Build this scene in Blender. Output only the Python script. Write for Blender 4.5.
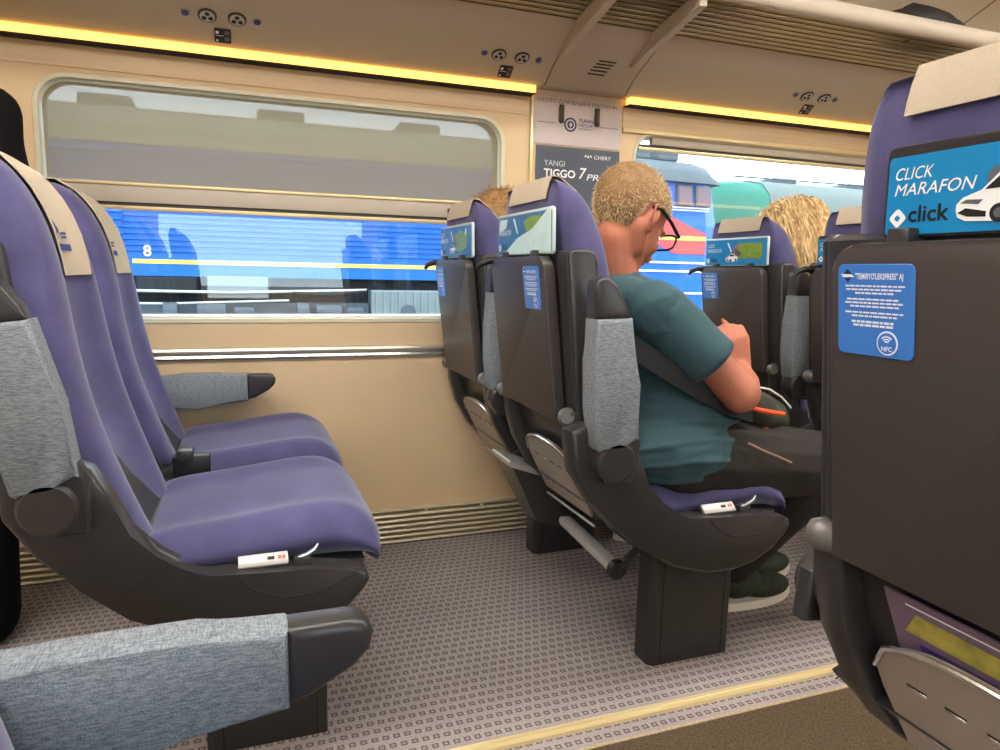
import bpy, bmesh, math, random
from mathutils import Vector, Matrix, Euler, noise

random.seed(7)
R = math.radians
S = bpy.context.scene
for o in list(bpy.data.objects):
    bpy.data.objects.remove(o, do_unlink=True)
COL = S.collection

# ------------------------------------------------------------------ camera, sky, exposure
CAM_Z = 0.9032
cam_d = bpy.data.cameras.new('camera')
cam_d.sensor_width = 36.0
cam_d.lens = 700.0 / 1000.0 * 36.0
cam_d.clip_start = 0.02
cam_d.clip_end = 400
cam = bpy.data.objects.new('camera', cam_d)
COL.objects.link(cam)
yaw, pitch, roll = R(20.28), R(8.27), R(-1.186)
fw = Vector((math.sin(yaw) * math.cos(pitch), math.cos(yaw) * math.cos(pitch), -math.sin(pitch)))
rt = Vector((math.cos(yaw), -math.sin(yaw), 0))
dn = fw.cross(rt)
r2 = math.cos(roll) * rt + math.sin(roll) * dn
d2 = -math.sin(roll) * rt + math.cos(roll) * dn
cam.matrix_world = Matrix(((r2.x, -d2.x, -fw.x, 0), (r2.y, -d2.y, -fw.y, 0), (r2.z, -d2.z, -fw.z, CAM_Z), (0, 0, 0, 1)))
S.camera = cam

w = bpy.data.worlds.new('world')
S.world = w
w.use_nodes = True
bg = w.node_tree.nodes['Background']
bg.inputs[0].default_value = (0.80, 0.92, 1.0, 1)
bg.inputs[1].default_value = 5.5

vs = S.view_settings
vs.view_transform = 'Standard'
vs.look = 'None'
vs.exposure = 0.0
vs.gamma = 1.0
vs.use_curve_mapping = False

Y_BACK = 2.25       # window wall opposite the camera
Y_FRONT = -0.40     # window wall beside the camera
X0, X1 = -2.3, 4.2  # length of carriage that is built
WIN = [(-0.495, 0.82), (1.325, 2.64)]     # window openings along x
WZ0, WZ1 = 0.75, 1.40

def portal(name, x0, x1, y, facing):
    d = bpy.data.lights.new(name, 'AREA')
    d.shape = 'RECTANGLE'
    d.size = x1 - x0
    d.size_y = WZ1 - WZ0
    d.cycles.is_portal = True
    o = bpy.data.objects.new(name, d)
    COL.objects.link(o)
    o.location = ((x0 + x1) / 2, y, (WZ0 + WZ1) / 2)
    o.rotation_euler = (R(90) if facing > 0 else R(-90), 0, 0)
for (a, b) in WIN + [(-2.2, -1.0)]:
    portal('window_front_offscreen', a, b, Y_FRONT - 0.10, +1)
for (a, b) in WIN:
    portal('window_back_portal', a, b, Y_BACK + 0.12, -1)

# ------------------------------------------------------------------ helpers
def lin(c):
    c /= 255.0
    return c / 12.92 if c <= 0.04045 else ((c + 0.055) / 1.055) ** 2.4
def rgb(r, g, b):
    return (lin(r), lin(g), lin(b), 1.0)

MATS = {}
def mat(name, col, rough=0.5, metal=0.0, spec=0.5, noise_amt=0.0, noise_scale=30.0, bump=0.0, bump_scale=200.0,
        sheen=0.0, emit=None, emit_s=0.0, coat=0.0, trans=0.0, ior=1.45, alpha=1.0, stretch=None, subsurf=0.0):
    m = bpy.data.materials.new(name)
    m.use_nodes = True
    nt = m.node_tree
    p = nt.nodes['Principled BSDF']
    p.inputs['Base Color'].default_value = col
    p.inputs['Roughness'].default_value = rough
    p.inputs['Metallic'].default_value = metal
    p.inputs['Specular IOR Level'].default_value = spec
    p.inputs['IOR'].default_value = ior
    p.inputs['Sheen Weight'].default_value = sheen
    p.inputs['Sheen Roughness'].default_value = 0.4
    p.inputs['Coat Weight'].default_value = coat
    p.inputs['Transmission Weight'].default_value = trans
    p.inputs['Alpha'].default_value = alpha
    if subsurf:
        p.inputs['Subsurface Weight'].default_value = subsurf
        p.inputs['Subsurface Radius'].default_value = (0.01, 0.004, 0.002)
    if emit:
        p.inputs['Emission Color'].default_value = emit
        p.inputs['Emission Strength'].default_value = emit_s
    if noise_amt or bump:
        tc = nt.nodes.new('ShaderNodeTexCoord')
        mp = nt.nodes.new('ShaderNodeMapping')
        nt.links.new(tc.outputs['Object'], mp.inputs[0])
        if stretch:
            mp.inputs['Scale'].default_value = stretch
        if noise_amt:
            n = nt.nodes.new('ShaderNodeTexNoise')
            n.inputs['Scale'].default_value = noise_scale
            n.inputs['Detail'].default_value = 5
            nt.links.new(mp.outputs[0], n.inputs[0])
            mr = nt.nodes.new('ShaderNodeMapRange')
            mr.inputs[1].default_value = 0.25
            mr.inputs[2].default_value = 0.75
            mr.inputs[3].default_value = 1 - noise_amt
            mr.inputs[4].default_value = 1 + noise_amt
            nt.links.new(n.outputs[0], mr.inputs[0])
            mx = nt.nodes.new('ShaderNodeVectorMath')
            mx.operation = 'SCALE'
            mx.inputs[0].default_value = col[:3]
            nt.links.new(mr.outputs[0], mx.inputs['Scale'])
            nt.links.new(mx.outputs[0], p.inputs['Base Color'])
        if bump:
            n2 = nt.nodes.new('ShaderNodeTexNoise')
            n2.inputs['Scale'].default_value = bump_scale
            n2.inputs['Detail'].default_value = 3
            nt.links.new(mp.outputs[0], n2.inputs[0])
            b = nt.nodes.new('ShaderNodeBump')
            b.inputs['Strength'].default_value = bump
            b.inputs['Distance'].default_value = 0.002
            nt.links.new(n2.outputs[0], b.inputs['Height'])
            nt.links.new(b.outputs[0], p.inputs['Normal'])
    MATS[name] = m
    return m

def set_props(o, label=None, cat=None, group=None, kind=None):
    if label: o['label'] = label
    if cat: o['category'] = cat
    if group: o['group'] = group
    if kind: o['kind'] = kind
    return o

def link(name, me, parent=None, mat_=None, loc=None, mw=None):
    o = bpy.data.objects.new(name, me)
    COL.objects.link(o)
    if parent is not None:
        o.parent = parent
    if loc is not None:
        o.location = loc
    if mw is not None:
        o.matrix_local = mw
    if mat_ is not None and me is not None and len(me.materials) == 0:
        me.materials.append(MATS[mat_])
    return o

def empty(name, loc=(0, 0, 0), rz=0):
    o = bpy.data.objects.new(name, None)
    COL.objects.link(o)
    o.empty_display_size = 0.1
    o.location = loc
    o.rotation_euler = (0, 0, rz)
    return o

def bm_mesh(bm, name, smooth=None, flip=False):
    """finish a bmesh; smooth = angle in degrees for auto smooth shading; flip mirrors it in y"""
    if flip:
        for v in bm.verts:
            v.co.y = -v.co.y
    bmesh.ops.remove_doubles(bm, verts=bm.verts, dist=1e-6)
    bmesh.ops.recalc_face_normals(bm, faces=bm.faces)
    me = bpy.data.meshes.new(name)
    bm.to_mesh(me)
    bm.free()
    if smooth is not None:
        me.polygons.foreach_set('use_smooth', [True] * len(me.polygons))
        me.set_sharp_from_angle(angle=R(smooth))
    return me

def part(name, bm, mt, parent=None, smooth=30, **kw):
    me = bm_mesh(bm, name, smooth)
    return link(name, me, parent, mt, **kw)

def add_box(bm, x0, x1, y0, y1, z0, z1, bevel=0.0, seg=2, M=None):
    r = bmesh.ops.create_cube(bm, size=1.0)
    vs_ = r['verts']
    for v in vs_:
        v.co = Vector(((x0 + x1) / 2 + v.co.x * (x1 - x0), (y0 + y1) / 2 + v.co.y * (y1 - y0), (z0 + z1) / 2 + v.co.z * (z1 - z0)))
    if bevel:
        es = {e for v in vs_ for e in v.link_edges}
        rr = bmesh.ops.bevel(bm, geom=list(es), offset=bevel, segments=seg, affect='EDGES', profile=0.5)
        vs_ = rr['verts'] if M is None else list({v for f in rr['faces'] for v in f.verts} | set(rr['verts']))
    if M is not None:
        for v in vs_:
            v.co = M @ v.co
    return vs_

def add_prism(bm, poly, a0, a1, plane='xz', bevel=0.0, seg=2, M=None):
    """extrude a 2D polygon: plane xz -> along y, xy -> along z, yz -> along x"""
    def p3(p, a):
        return {'xz': (p[0], a, p[1]), 'xy': (p[0], p[1], a), 'yz': (a, p[0], p[1])}[plane]
    v0 = [bm.verts.new(p3(p, a0)) for p in poly]
    v1 = [bm.verts.new(p3(p, a1)) for p in poly]
    n = len(poly)
    f0 = bm.faces.new(v0)
    f1 = bm.faces.new(list(reversed(v1)))
    for i in range(n):
        bm.faces.new((v0[i], v1[i], v1[(i + 1) % n], v0[(i + 1) % n]))
    allv = v0 + v1
    if bevel:
        es = [e for e in set(f0.edges) | set(f1.edges)]
        rr = bmesh.ops.bevel(bm, geom=es, offset=bevel, segments=seg, affect='EDGES', profile=0.5, clamp_overlap=True)
        allv = list(set(rr['verts']) | {v for v in allv if v.is_valid})
    if M is not None:
        for v in allv:
            v.co = M @ v.co
    return allv

def rrect(x0, x1, z0, z1, r, n=6, corners=(1, 1, 1, 1)):
    """rounded rectangle, counter-clockwise from bottom-left; corners bl, br, tr, tl"""
    out = []
    for k, (cx, cz, a0) in enumerate(((x0 + r, z0 + r, 180), (x1 - r, z0 + r, 270), (x1 - r, z1 - r, 0), (x0 + r, z1 - r, 90))):
        if corners[k]:
            for i in range(n + 1):
                a = R(a0 + 90 * i / n)
                out.append((cx + r * math.cos(a), cz + r * math.sin(a)))
        else:
            out.append(((x0, z0), (x1, z0), (x1, z1), (x0, z1))[k])
    return out

def add_loft(bm, rings, cap0=True, cap1=True, closed=False):
    vr = [[bm.verts.new(p) for p in ring] for ring in rings]
    n = len(rings[0])
    m = len(rings)
    for i in range(m if closed else m - 1):
        a, b = vr[i], vr[(i + 1) % m]
        for j in range(n):
            bm.faces.new((a[j], a[(j + 1) % n], b[(j + 1) % n], b[j]))
    if not closed:
        if cap0: bm.faces.new(list(reversed(vr[0])))
        if cap1: bm.faces.new(vr[-1])
    return vr

def add_tube(bm, path, rad, seg=10, cap=True):
    path = [Vector(p) for p in path]
    if not hasattr(rad, '__len__'):
        rad = [rad] * len(path)
    rings = []
    up = None
    for i, p in enumerate(path):
        if i == 0: t = path[1] - path[0]
        elif i == len(path) - 1: t = path[-1] - path[-2]
        else: t = path[i + 1] - path[i - 1]
        t.normalize()
        if up is None:
            up = Vector((0, 0, 1)) if abs(t.z) < 0.9 else Vector((1, 0, 0))
        n1 = t.cross(up).normalized()
        up = n1.cross(t).normalized()
        rings.append([p + rad[i] * (math.cos(2 * math.pi * k / seg) * n1 + math.sin(2 * math.pi * k / seg) * up) for k in range(seg)])
    add_loft(bm, rings, cap, cap)

def add_disc(bm, c, axis, r, h, seg=24, bevel=0.0):
    """short cylinder centred on c along axis"""
    axis = Vector(axis).normalized()
    c = Vector(c)
    if bevel:
        prof = [(r - bevel, -h / 2), (r, -h / 2 + bevel), (r, h / 2 - bevel), (r - bevel, h / 2)]
    else:
        prof = [(r, -h / 2), (r, h / 2)]
    q = axis.to_track_quat('Z', 'Y')
    rings = []
    for rr, hh in prof:
        rings.append([c + q @ Vector((rr * math.cos(2 * math.pi * k / seg), rr * math.sin(2 * math.pi * k / seg), hh)) for k in range(seg)])
    add_loft(bm, rings)

def add_ell(bm, c, r, rot=None, u=20, v=14):
    M = Matrix.Translation(Vector(c)) @ (rot.to_matrix().to_4x4() if rot else Matrix.Identity(4)) @ Matrix.Diagonal((r[0], r[1], r[2], 1))
    bmesh.ops.create_uvsphere(bm, u_segments=u, v_segments=v, radius=1.0, matrix=M)

def add_cap(bm, p0, r0, p1, r1, seg=14):
    """tapered capsule"""
    p0, p1 = Vector(p0), Vector(p1)
    ax = p1 - p0
    L = ax.length
    q = ax.normalized().to_track_quat('Z', 'Y')
    prof = []
    for i in range(1, 6):
        a = R(-90 + 90 * i / 5)
        prof.append((r0 * math.cos(a), r0 * math.sin(a)))
    for i in range(0, 5):
        a = R(90 * i / 5)
        prof.append((r1 * math.cos(a), L + r1 * math.sin(a)))
    rings = [[p0 + q @ Vector((rr * math.cos(2 * math.pi * k / seg), rr * math.sin(2 * math.pi * k / seg), hh)) for k in range(seg)] for rr, hh in prof]
    add_loft(bm, rings)

def blob_mesh(bm, name, voxel, smooth_it=6):
    """fuse overlapping closed shapes into one continuous surface"""
    bmesh.ops.recalc_face_normals(bm, faces=bm.faces)
    me = bpy.data.meshes.new('tmp')
    bm.to_mesh(me)
    bm.free()
    o = bpy.data.objects.new('tmp', me)
    COL.objects.link(o)
    m = o.modifiers.new('r', 'REMESH')
    m.mode = 'VOXEL'
    m.voxel_size = voxel
    if smooth_it:
        s = o.modifiers.new('s', 'SMOOTH')
        s.factor = 0.5
        s.iterations = smooth_it
    dg = bpy.context.evaluated_depsgraph_get()
    me2 = bpy.data.meshes.new_from_object(o.evaluated_get(dg))
    bpy.data.objects.remove(o)
    bpy.data.meshes.remove(me)
    me2.name = name
    me2.polygons.foreach_set('use_smooth', [True] * len(me2.polygons))
    return me2

def sub_mesh(bm, name, levels=1):
    """finish a bmesh with a Catmull-Clark pass baked in"""
    bmesh.ops.remove_doubles(bm, verts=bm.verts, dist=1e-6)
    bmesh.ops.recalc_face_normals(bm, faces=bm.faces)
    me = bpy.data.meshes.new('tmp')
    bm.to_mesh(me)
    bm.free()
    o = bpy.data.objects.new('tmp', me)
    COL.objects.link(o)
    s = o.modifiers.new('s', 'SUBSURF')
    s.levels = levels
    s.render_levels = levels
    dg = bpy.context.evaluated_depsgraph_get()
    me2 = bpy.data.meshes.new_from_object(o.evaluated_get(dg))
    bpy.data.objects.remove(o)
    bpy.data.meshes.remove(me)
    me2.name = name
    me2.polygons.foreach_set('use_smooth', [True] * len(me2.polygons))
    return me2

TXT = {}
def text_mesh(body, size, shear=0.0, bold=0.0, align='LEFT', width=None, spacing=1.0):
    key = (body, size, shear, bold, align, width, spacing)
    if key in TXT:
        return TXT[key]
    c = bpy.data.curves.new('lettering', 'FONT')
    c.body = body
    c.size = size
    c.shear = shear
    c.offset = bold * size
    c.align_x = align
    c.space_character = spacing
    c.resolution_u = 3
    o = bpy.data.objects.new('tmp', c)
    COL.objects.link(o)
    dg = bpy.context.evaluated_depsgraph_get()
    dg.update()
    me = bpy.data.meshes.new_from_object(o.evaluated_get(dg))
    bpy.data.objects.remove(o)
    bpy.data.curves.remove(c)
    me.materials.clear()
    if width and len(me.vertices):
        xs = [v.co.x for v in me.vertices]
        k = width / max(1e-6, max(xs) - min(xs))
        x_0 = min(xs)
        for v in me.vertices:
            v.co.x = (v.co.x - x_0) * k + (0 if align == 'LEFT' else -width / 2)
    me.name = 'lettering'
    TXT[key] = me
    return me

def frame(origin, X, Y):
    X = Vector(X).normalized()
    Y = Vector(Y).normalized()
    N = X.cross(Y)
    o = Vector(origin)
    return Matrix(((X.x, Y.x, N.x, o.x), (X.y, Y.y, N.y, o.y), (X.z, Y.z, N.z, o.z), (0, 0, 0, 1)))

def flat(name, polys, mt, parent, F, lift, thick=0.0004):
    """thin printed shapes in the frame F (u, v, normal)"""
    bm = bmesh.new()
    for poly in polys:
        add_prism(bm, poly, lift, lift + thick, plane='xy')
    for v in bm.verts:
        v.co = F @ v.co
    return part(name, bm, mt, parent, smooth=None)

def lettering(body, size, mt, parent, F, u, v, lift, **kw):
    me = text_mesh(body, size, **kw).copy()
    M = F @ Matrix.Translation((u, v, lift))
    me.transform(M)
    return link('lettering', me, parent, mt)

def circle(cx, cy, r, n=24):
    return [(cx + r * math.cos(2 * math.pi * i / n), cy + r * math.sin(2 * math.pi * i / n)) for i in range(n)]

def interp(tab, t):
    for (a, va), (b, vb) in zip(tab, tab[1:]):
        if t <= b:
            k = max(0.0, (t - a) / (b - a)) if b != a else 0
            return va + (vb - va) * k
    return tab[-1][1]
# ------------------------------------------------------------------ materials
mat('velvet', rgb(80, 77, 114), 0.85, spec=0.15, noise_amt=0.22, noise_scale=14, bump=0.25, bump_scale=500, sheen=0.35)
mat('shell', rgb(52, 50, 50), 0.32, spec=0.45, noise_amt=0.05, noise_scale=60, bump=0.06, bump_scale=900)
mat('tray', rgb(63, 57, 54), 0.42, spec=0.45, noise_amt=0.04, noise_scale=50, bump=0.06, bump_scale=900)
mat('pedestal', rgb(44, 42, 42), 0.45, noise_amt=0.05)
mat('groove', rgb(18, 18, 18), 0.7)
mat('metal_grey', rgb(172, 170, 166), 0.35, metal=0.35)
mat('pocket_plate', rgb(158, 146, 132), 0.45, metal=0.25)
mat('chrome', rgb(215, 213, 208), 0.25, metal=0.9)
mat('black_plastic', rgb(26, 25, 26), 0.4)
mat('cloth', rgb(188, 174, 153), 0.9, spec=0.1, noise_amt=0.05, noise_scale=300, bump=0.3, bump_scale=700)
mat('cloth_print', rgb(70, 82, 135), 0.9, spec=0.1)
mat('ad_blue', rgb(0, 128, 186), 0.3, spec=0.5)
mat('ad_blue_dark', rgb(52, 112, 150), 0.3, spec=0.5, noise_amt=0.35, noise_scale=60)
mat('ad_green', rgb(118, 150, 40), 0.35, noise_amt=0.25, noise_scale=90)
mat('ad_pale', rgb(196, 220, 208), 0.3, noise_amt=0.08, noise_scale=40)
mat('ad_white', rgb(236, 236, 234), 0.4)
mat('ad_black', rgb(18, 20, 24), 0.4)
mat('ad_grey', rgb(90, 94, 100), 0.4)
mat('ad_red', rgb(205, 40, 60), 0.4)
mat('acrylic_edge', rgb(190, 205, 205), 0.15, spec=0.6)
mat('ad_frame', rgb(40, 38, 42), 0.3)
mat('sticker', rgb(62, 120, 196), 0.3)
mat('sticker_print', rgb(226, 232, 240), 0.4)
mat('sticker_dark', rgb(22, 50, 92), 0.4)
mat('poster_pale', rgb(190, 178, 174), 0.4, noise_amt=0.03)
mat('poster_dark', rgb(72, 80, 92), 0.35, noise_amt=0.22, noise_scale=7)
mat('poster_navy', rgb(34, 42, 92), 0.4)
mat('leaflet', rgb(120, 100, 118), 0.45, noise_amt=0.2, noise_scale=20)
mat('leaflet_purple', rgb(70, 52, 120), 0.45)
mat('leaflet_yellow', rgb(170, 160, 70), 0.45, noise_amt=0.4, noise_scale=40)
mat('wall', rgb(214, 188, 150), 0.55, noise_amt=0.03, noise_scale=8, spec=0.3)
mat('wall_upper', rgb(214, 188, 150), 0.45, noise_amt=0.10, noise_scale=18, stretch=(0.15, 1, 6))
mat('panel', rgb(178, 167, 150), 0.5, spec=0.35, noise_amt=0.02, noise_scale=6)
mat('panel_seam', rgb(52, 46, 42), 0.8)
mat('window_frame', rgb(206, 200, 176), 0.4)
mat('gasket', rgb(60, 58, 56), 0.6)
mat('sill', rgb(240, 238, 232), 0.4)
mat('alu', rgb(206, 198, 182), 0.3, metal=0.75)
mat('alu_gold', rgb(218, 198, 148), 0.3, metal=0.3)
mat('grille_slat', rgb(214, 202, 172), 0.35, metal=0.35)
mat('strip_light', rgb(255, 220, 120), 0.5, emit=(1.0, 0.50, 0.10, 1), emit_s=2.6)
mat('ceiling', rgb(228, 216, 196), 0.6)
mat('lamp', rgb(255, 240, 220), 0.5, emit=(1.0, 0.96, 0.92, 1), emit_s=24.0)
mat('button_blue', rgb(36, 58, 120), 0.35)
mat('aisle_carpet', rgb(86, 74, 58), 0.95, spec=0.05, noise_amt=0.45, noise_scale=220, bump=0.5, bump_scale=500)
mat('binding', rgb(168, 150, 118), 0.8, noise_amt=0.3, noise_scale=160)
mat('skin', rgb(172, 108, 84), 0.55, spec=0.35, noise_amt=0.08, noise_scale=25, bump=0.15, bump_scale=260, subsurf=0.15)
mat('skin_pale', rgb(220, 168, 140), 0.55, spec=0.3, noise_amt=0.05)
mat('hair_grey', rgb(128, 98, 64), 0.6, spec=0.3, noise_amt=0.35, noise_scale=80)
mat('hair_grey_tip', rgb(206, 182, 142), 0.6, spec=0.3, noise_amt=0.5, noise_scale=140)
mat('hair_brown', rgb(150, 114, 70), 0.6, noise_amt=0.3, noise_scale=60)
mat('hair_blond', rgb(222, 192, 140), 0.45, noise_amt=0.45, noise_scale=50)
mat('hair_black', rgb(24, 21, 20), 0.5)
mat('tshirt', rgb(58, 82, 88), 0.9, spec=0.1, noise_amt=0.10, noise_scale=9, bump=0.2, bump_scale=700, sheen=0.1)
mat('shirt_mauve', rgb(120, 96, 110), 0.9, spec=0.1)
mat('shirt_teal', rgb(70, 112, 112), 0.9, spec=0.1)
mat('rib_dark', rgb(66, 56, 42), 0.6)
mat('trousers', rgb(40, 36, 33), 0.7, spec=0.3, noise_amt=0.25, noise_scale=10)
mat('black_cloth', rgb(14, 14, 15), 0.85, spec=0.15, noise_amt=0.2, noise_scale=8)
mat('zip', rgb(150, 118, 108), 0.5)
mat('strap', rgb(24, 24, 26), 0.75)
mat('bag', rgb(50, 50, 36), 0.8, noise_amt=0.75, noise_scale=24)
mat('cord_orange', rgb(224, 84, 36), 0.6)
mat('cable_white', rgb(225, 222, 216), 0.4)
mat('shoe', rgb(44, 50, 36), 0.8, noise_amt=0.5, noise_scale=40)
mat('sole', rgb(226, 220, 208), 0.6)
mat('glasses', rgb(14, 14, 16), 0.3)
mat('coach_blue', rgb(8, 98, 190), 0.4)
mat('coach_yellow', rgb(238, 200, 96), 0.5)
mat('coach_white', rgb(240, 240, 240), 0.5)
mat('coach_roof', rgb(150, 150, 148), 0.7, noise_amt=0.1, noise_scale=2)
mat('underframe', rgb(78, 88, 96), 0.7, noise_amt=0.2, noise_scale=3)
mat('underframe_dark', rgb(30, 34, 38), 0.8)
mat('underframe_light', rgb(120, 132, 136), 0.6, noise_amt=0.12, noise_scale=3)
mat('pipe', rgb(196, 200, 200), 0.5)
mat('loco_red', rgb(206, 74, 78), 0.5)
mat('knob', rgb(104, 100, 96), 0.35, metal=0.2)
mat('loco_grey', rgb(84, 95, 102), 0.7, noise_amt=0.15, noise_scale=3)
mat('loco_green', rgb(22, 112, 94), 0.5)
mat('loco_roof', rgb(98, 112, 110), 0.6, noise_amt=0.06, noise_scale=1.5)
mat('curtain', rgb(116, 98, 106), 0.8)
mat('ballast', rgb(132, 124, 114), 0.95, noise_amt=0.35, noise_scale=8)
mat('bag_dark', rgb(34, 32, 30), 0.7, noise_amt=0.3, noise_scale=12)

def nodes(m):
    return m.node_tree.nodes, m.node_tree.links, m.node_tree.nodes['Principled BSDF']

def woven(name, c0, c1, sx=420.0, rough=0.9):
    """two-tone melange weave"""
    m = mat(name, c0, rough, spec=0.1)
    N, L, p = nodes(m)
    tc = N.new('ShaderNodeTexCoord')
    outs = []
    for sc in ((sx, sx * 0.16, sx), (sx * 0.16, sx, sx)):
        mp = N.new('ShaderNodeMapping')
        mp.inputs['Scale'].default_value = sc
        L.new(tc.outputs['Object'], mp.inputs[0])
        n = N.new('ShaderNodeTexNoise')
        n.inputs['Scale'].default_value = 1.0
        n.inputs['Detail'].default_value = 2
        L.new(mp.outputs[0], n.inputs[0])
        outs.append(n)
    ad = N.new('ShaderNodeMath')
    ad.operation = 'ADD'
    L.new(outs[0].outputs[0], ad.inputs[0])
    L.new(outs[1].outputs[0], ad.inputs[1])
    mr = N.new('ShaderNodeMapRange')
    mr.inputs[1].default_value = 0.75
    mr.inputs[2].default_value = 1.25
    L.new(ad.outputs[0], mr.inputs[0])
    mx = N.new('ShaderNodeMix')
    mx.data_type = 'RGBA'
    mx.inputs[6].default_value = c0
    mx.inputs[7].default_value = c1
    L.new(mr.outputs[0], mx.inputs[0])
    L.new(mx.outputs[2], p.inputs['Base Color'])
    b = N.new('ShaderNodeBump')
    b.inputs['Strength'].default_value = 0.4
    b.inputs['Distance'].default_value = 0.001
    L.new(ad.outputs[0], b.inputs['Height'])
    L.new(b.outputs[0], p.inputs['Normal'])
woven('denim', rgb(96, 104, 112), rgb(146, 152, 156), 700.0)

def carpet_mat():
    m = mat('carpet', rgb(120, 108, 98), 0.95, spec=0.05)
    N, L, p = nodes(m)
    tc = N.new('ShaderNodeTexCoord')
    sep = N.new('ShaderNodeSeparateXYZ')
    L.new(tc.outputs['Object'], sep.inputs[0])
    def math_(op, a, b=None):
        n = N.new('ShaderNodeMath')
        n.operation = op
        for i, v in enumerate((a, b)):
            if v is None: continue
            if isinstance(v, (int, float)): n.inputs[i].default_value = v
            else: L.new(v, n.inputs[i])
        return n.outputs[0]
    per = 0.0215
    yy = math_('DIVIDE', sep.outputs[1], per * 1.22)
    row = math_('FLOOR', yy)
    odd = math_('MODULO', math_('ABSOLUTE', row), 2.0)
    xx = math_('ADD', math_('DIVIDE', sep.outputs[0], per), math_('MULTIPLY', odd, 0.42))
    fx = math_('ABSOLUTE', math_('SUBTRACT', math_('FRACT', xx), 0.5))
    fy = math_('ABSOLUTE', math_('SUBTRACT', math_('FRACT', yy), 0.5))
    d = math_('MAXIMUM', math_('MULTIPLY', fx, 0.9), math_('MULTIPLY', fy, 1.15))
    ring = math_('MULTIPLY', math_('GREATER_THAN', d, 0.13), math_('LESS_THAN', d, 0.275))
    core = math_('LESS_THAN', d, 0.06)
    k = math_('ADD', ring, math_('MULTIPLY', core, 0.5))
    n = N.new('ShaderNodeTexNoise')
    n.inputs['Scale'].default_value = 330
    n.inputs['Detail'].default_value = 3
    L.new(tc.outputs['Object'], n.inputs[0])
    n2 = N.new('ShaderNodeTexNoise')
    n2.inputs['Scale'].default_value = 3.5
    n2.inputs['Detail'].default_value = 4
    L.new(tc.outputs['Object'], n2.inputs[0])
    mr = N.new('ShaderNodeMapRange')
    mr.inputs[1].default_value = 0.3
    mr.inputs[2].default_value = 0.7
    mr.inputs[3].default_value = 0.62
    mr.inputs[4].default_value = 1.32
    L.new(n.outputs[0], mr.inputs[0])
    mr2 = N.new('ShaderNodeMapRange')
    mr2.inputs[1].default_value = 0.3
    mr2.inputs[2].default_value = 0.7
    mr2.inputs[3].default_value = 0.9
    mr2.inputs[4].default_value = 1.1
    L.new(n2.outputs[0], mr2.inputs[0])
    fac = math_('MULTIPLY', mr.outputs[0], mr2.outputs[0])
    mx = N.new('ShaderNodeMix')
    mx.data_type = 'RGBA'
    mx.inputs[6].default_value = rgb(158, 148, 145)
    mx.inputs[7].default_value = rgb(84, 77, 76)
    L.new(math_('MULTIPLY', k, 0.85), mx.inputs[0])
    sc = N.new('ShaderNodeVectorMath')
    sc.operation = 'SCALE'
    L.new(mx.outputs[2], sc.inputs[0])
    L.new(fac, sc.inputs['Scale'])
    L.new(sc.outputs[0], p.inputs['Base Color'])
    b = N.new('ShaderNodeBump')
    b.inputs['Strength'].default_value = 0.5
    b.inputs['Distance'].default_value = 0.002
    L.new(n.outputs[0], b.inputs['Height'])
    L.new(b.outputs[0], p.inputs['Normal'])
carpet_mat()

def glass_mat():
    m = bpy.data.materials.new('pane')
    m.use_nodes = True
    N, L = m.node_tree.nodes, m.node_tree.links
    N.clear()
    out = N.new('ShaderNodeOutputMaterial')
    tr = N.new('ShaderNodeBsdfTransparent')
    tr.inputs[0].default_value = (0.93, 0.96, 0.965, 1)
    gl = N.new('ShaderNodeBsdfGlossy')
    gl.inputs['Roughness'].default_value = 0.0
    lw = N.new('ShaderNodeLayerWeight')
    lw.inputs[0].default_value = 0.5
    pw = N.new('ShaderNodeMath')
    pw.operation = 'POWER'
    pw.inputs[1].default_value = 4.0
    L.new(lw.outputs['Facing'], pw.inputs[0])
    mr = N.new('ShaderNodeMath')
    mr.operation = 'MULTIPLY_ADD'
    mr.inputs[1].default_value = 0.9
    mr.inputs[2].default_value = 0.075
    L.new(pw.outputs[0], mr.inputs[0])
    mx = N.new('ShaderNodeMixShader')
    L.new(mr.outputs[0], mx.inputs[0])
    L.new(tr.outputs[0], mx.inputs[1])
    L.new(gl.outputs[0], mx.inputs[2])
    L.new(mx.outputs[0], out.inputs[0])
    MATS['pane'] = m
glass_mat()

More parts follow.
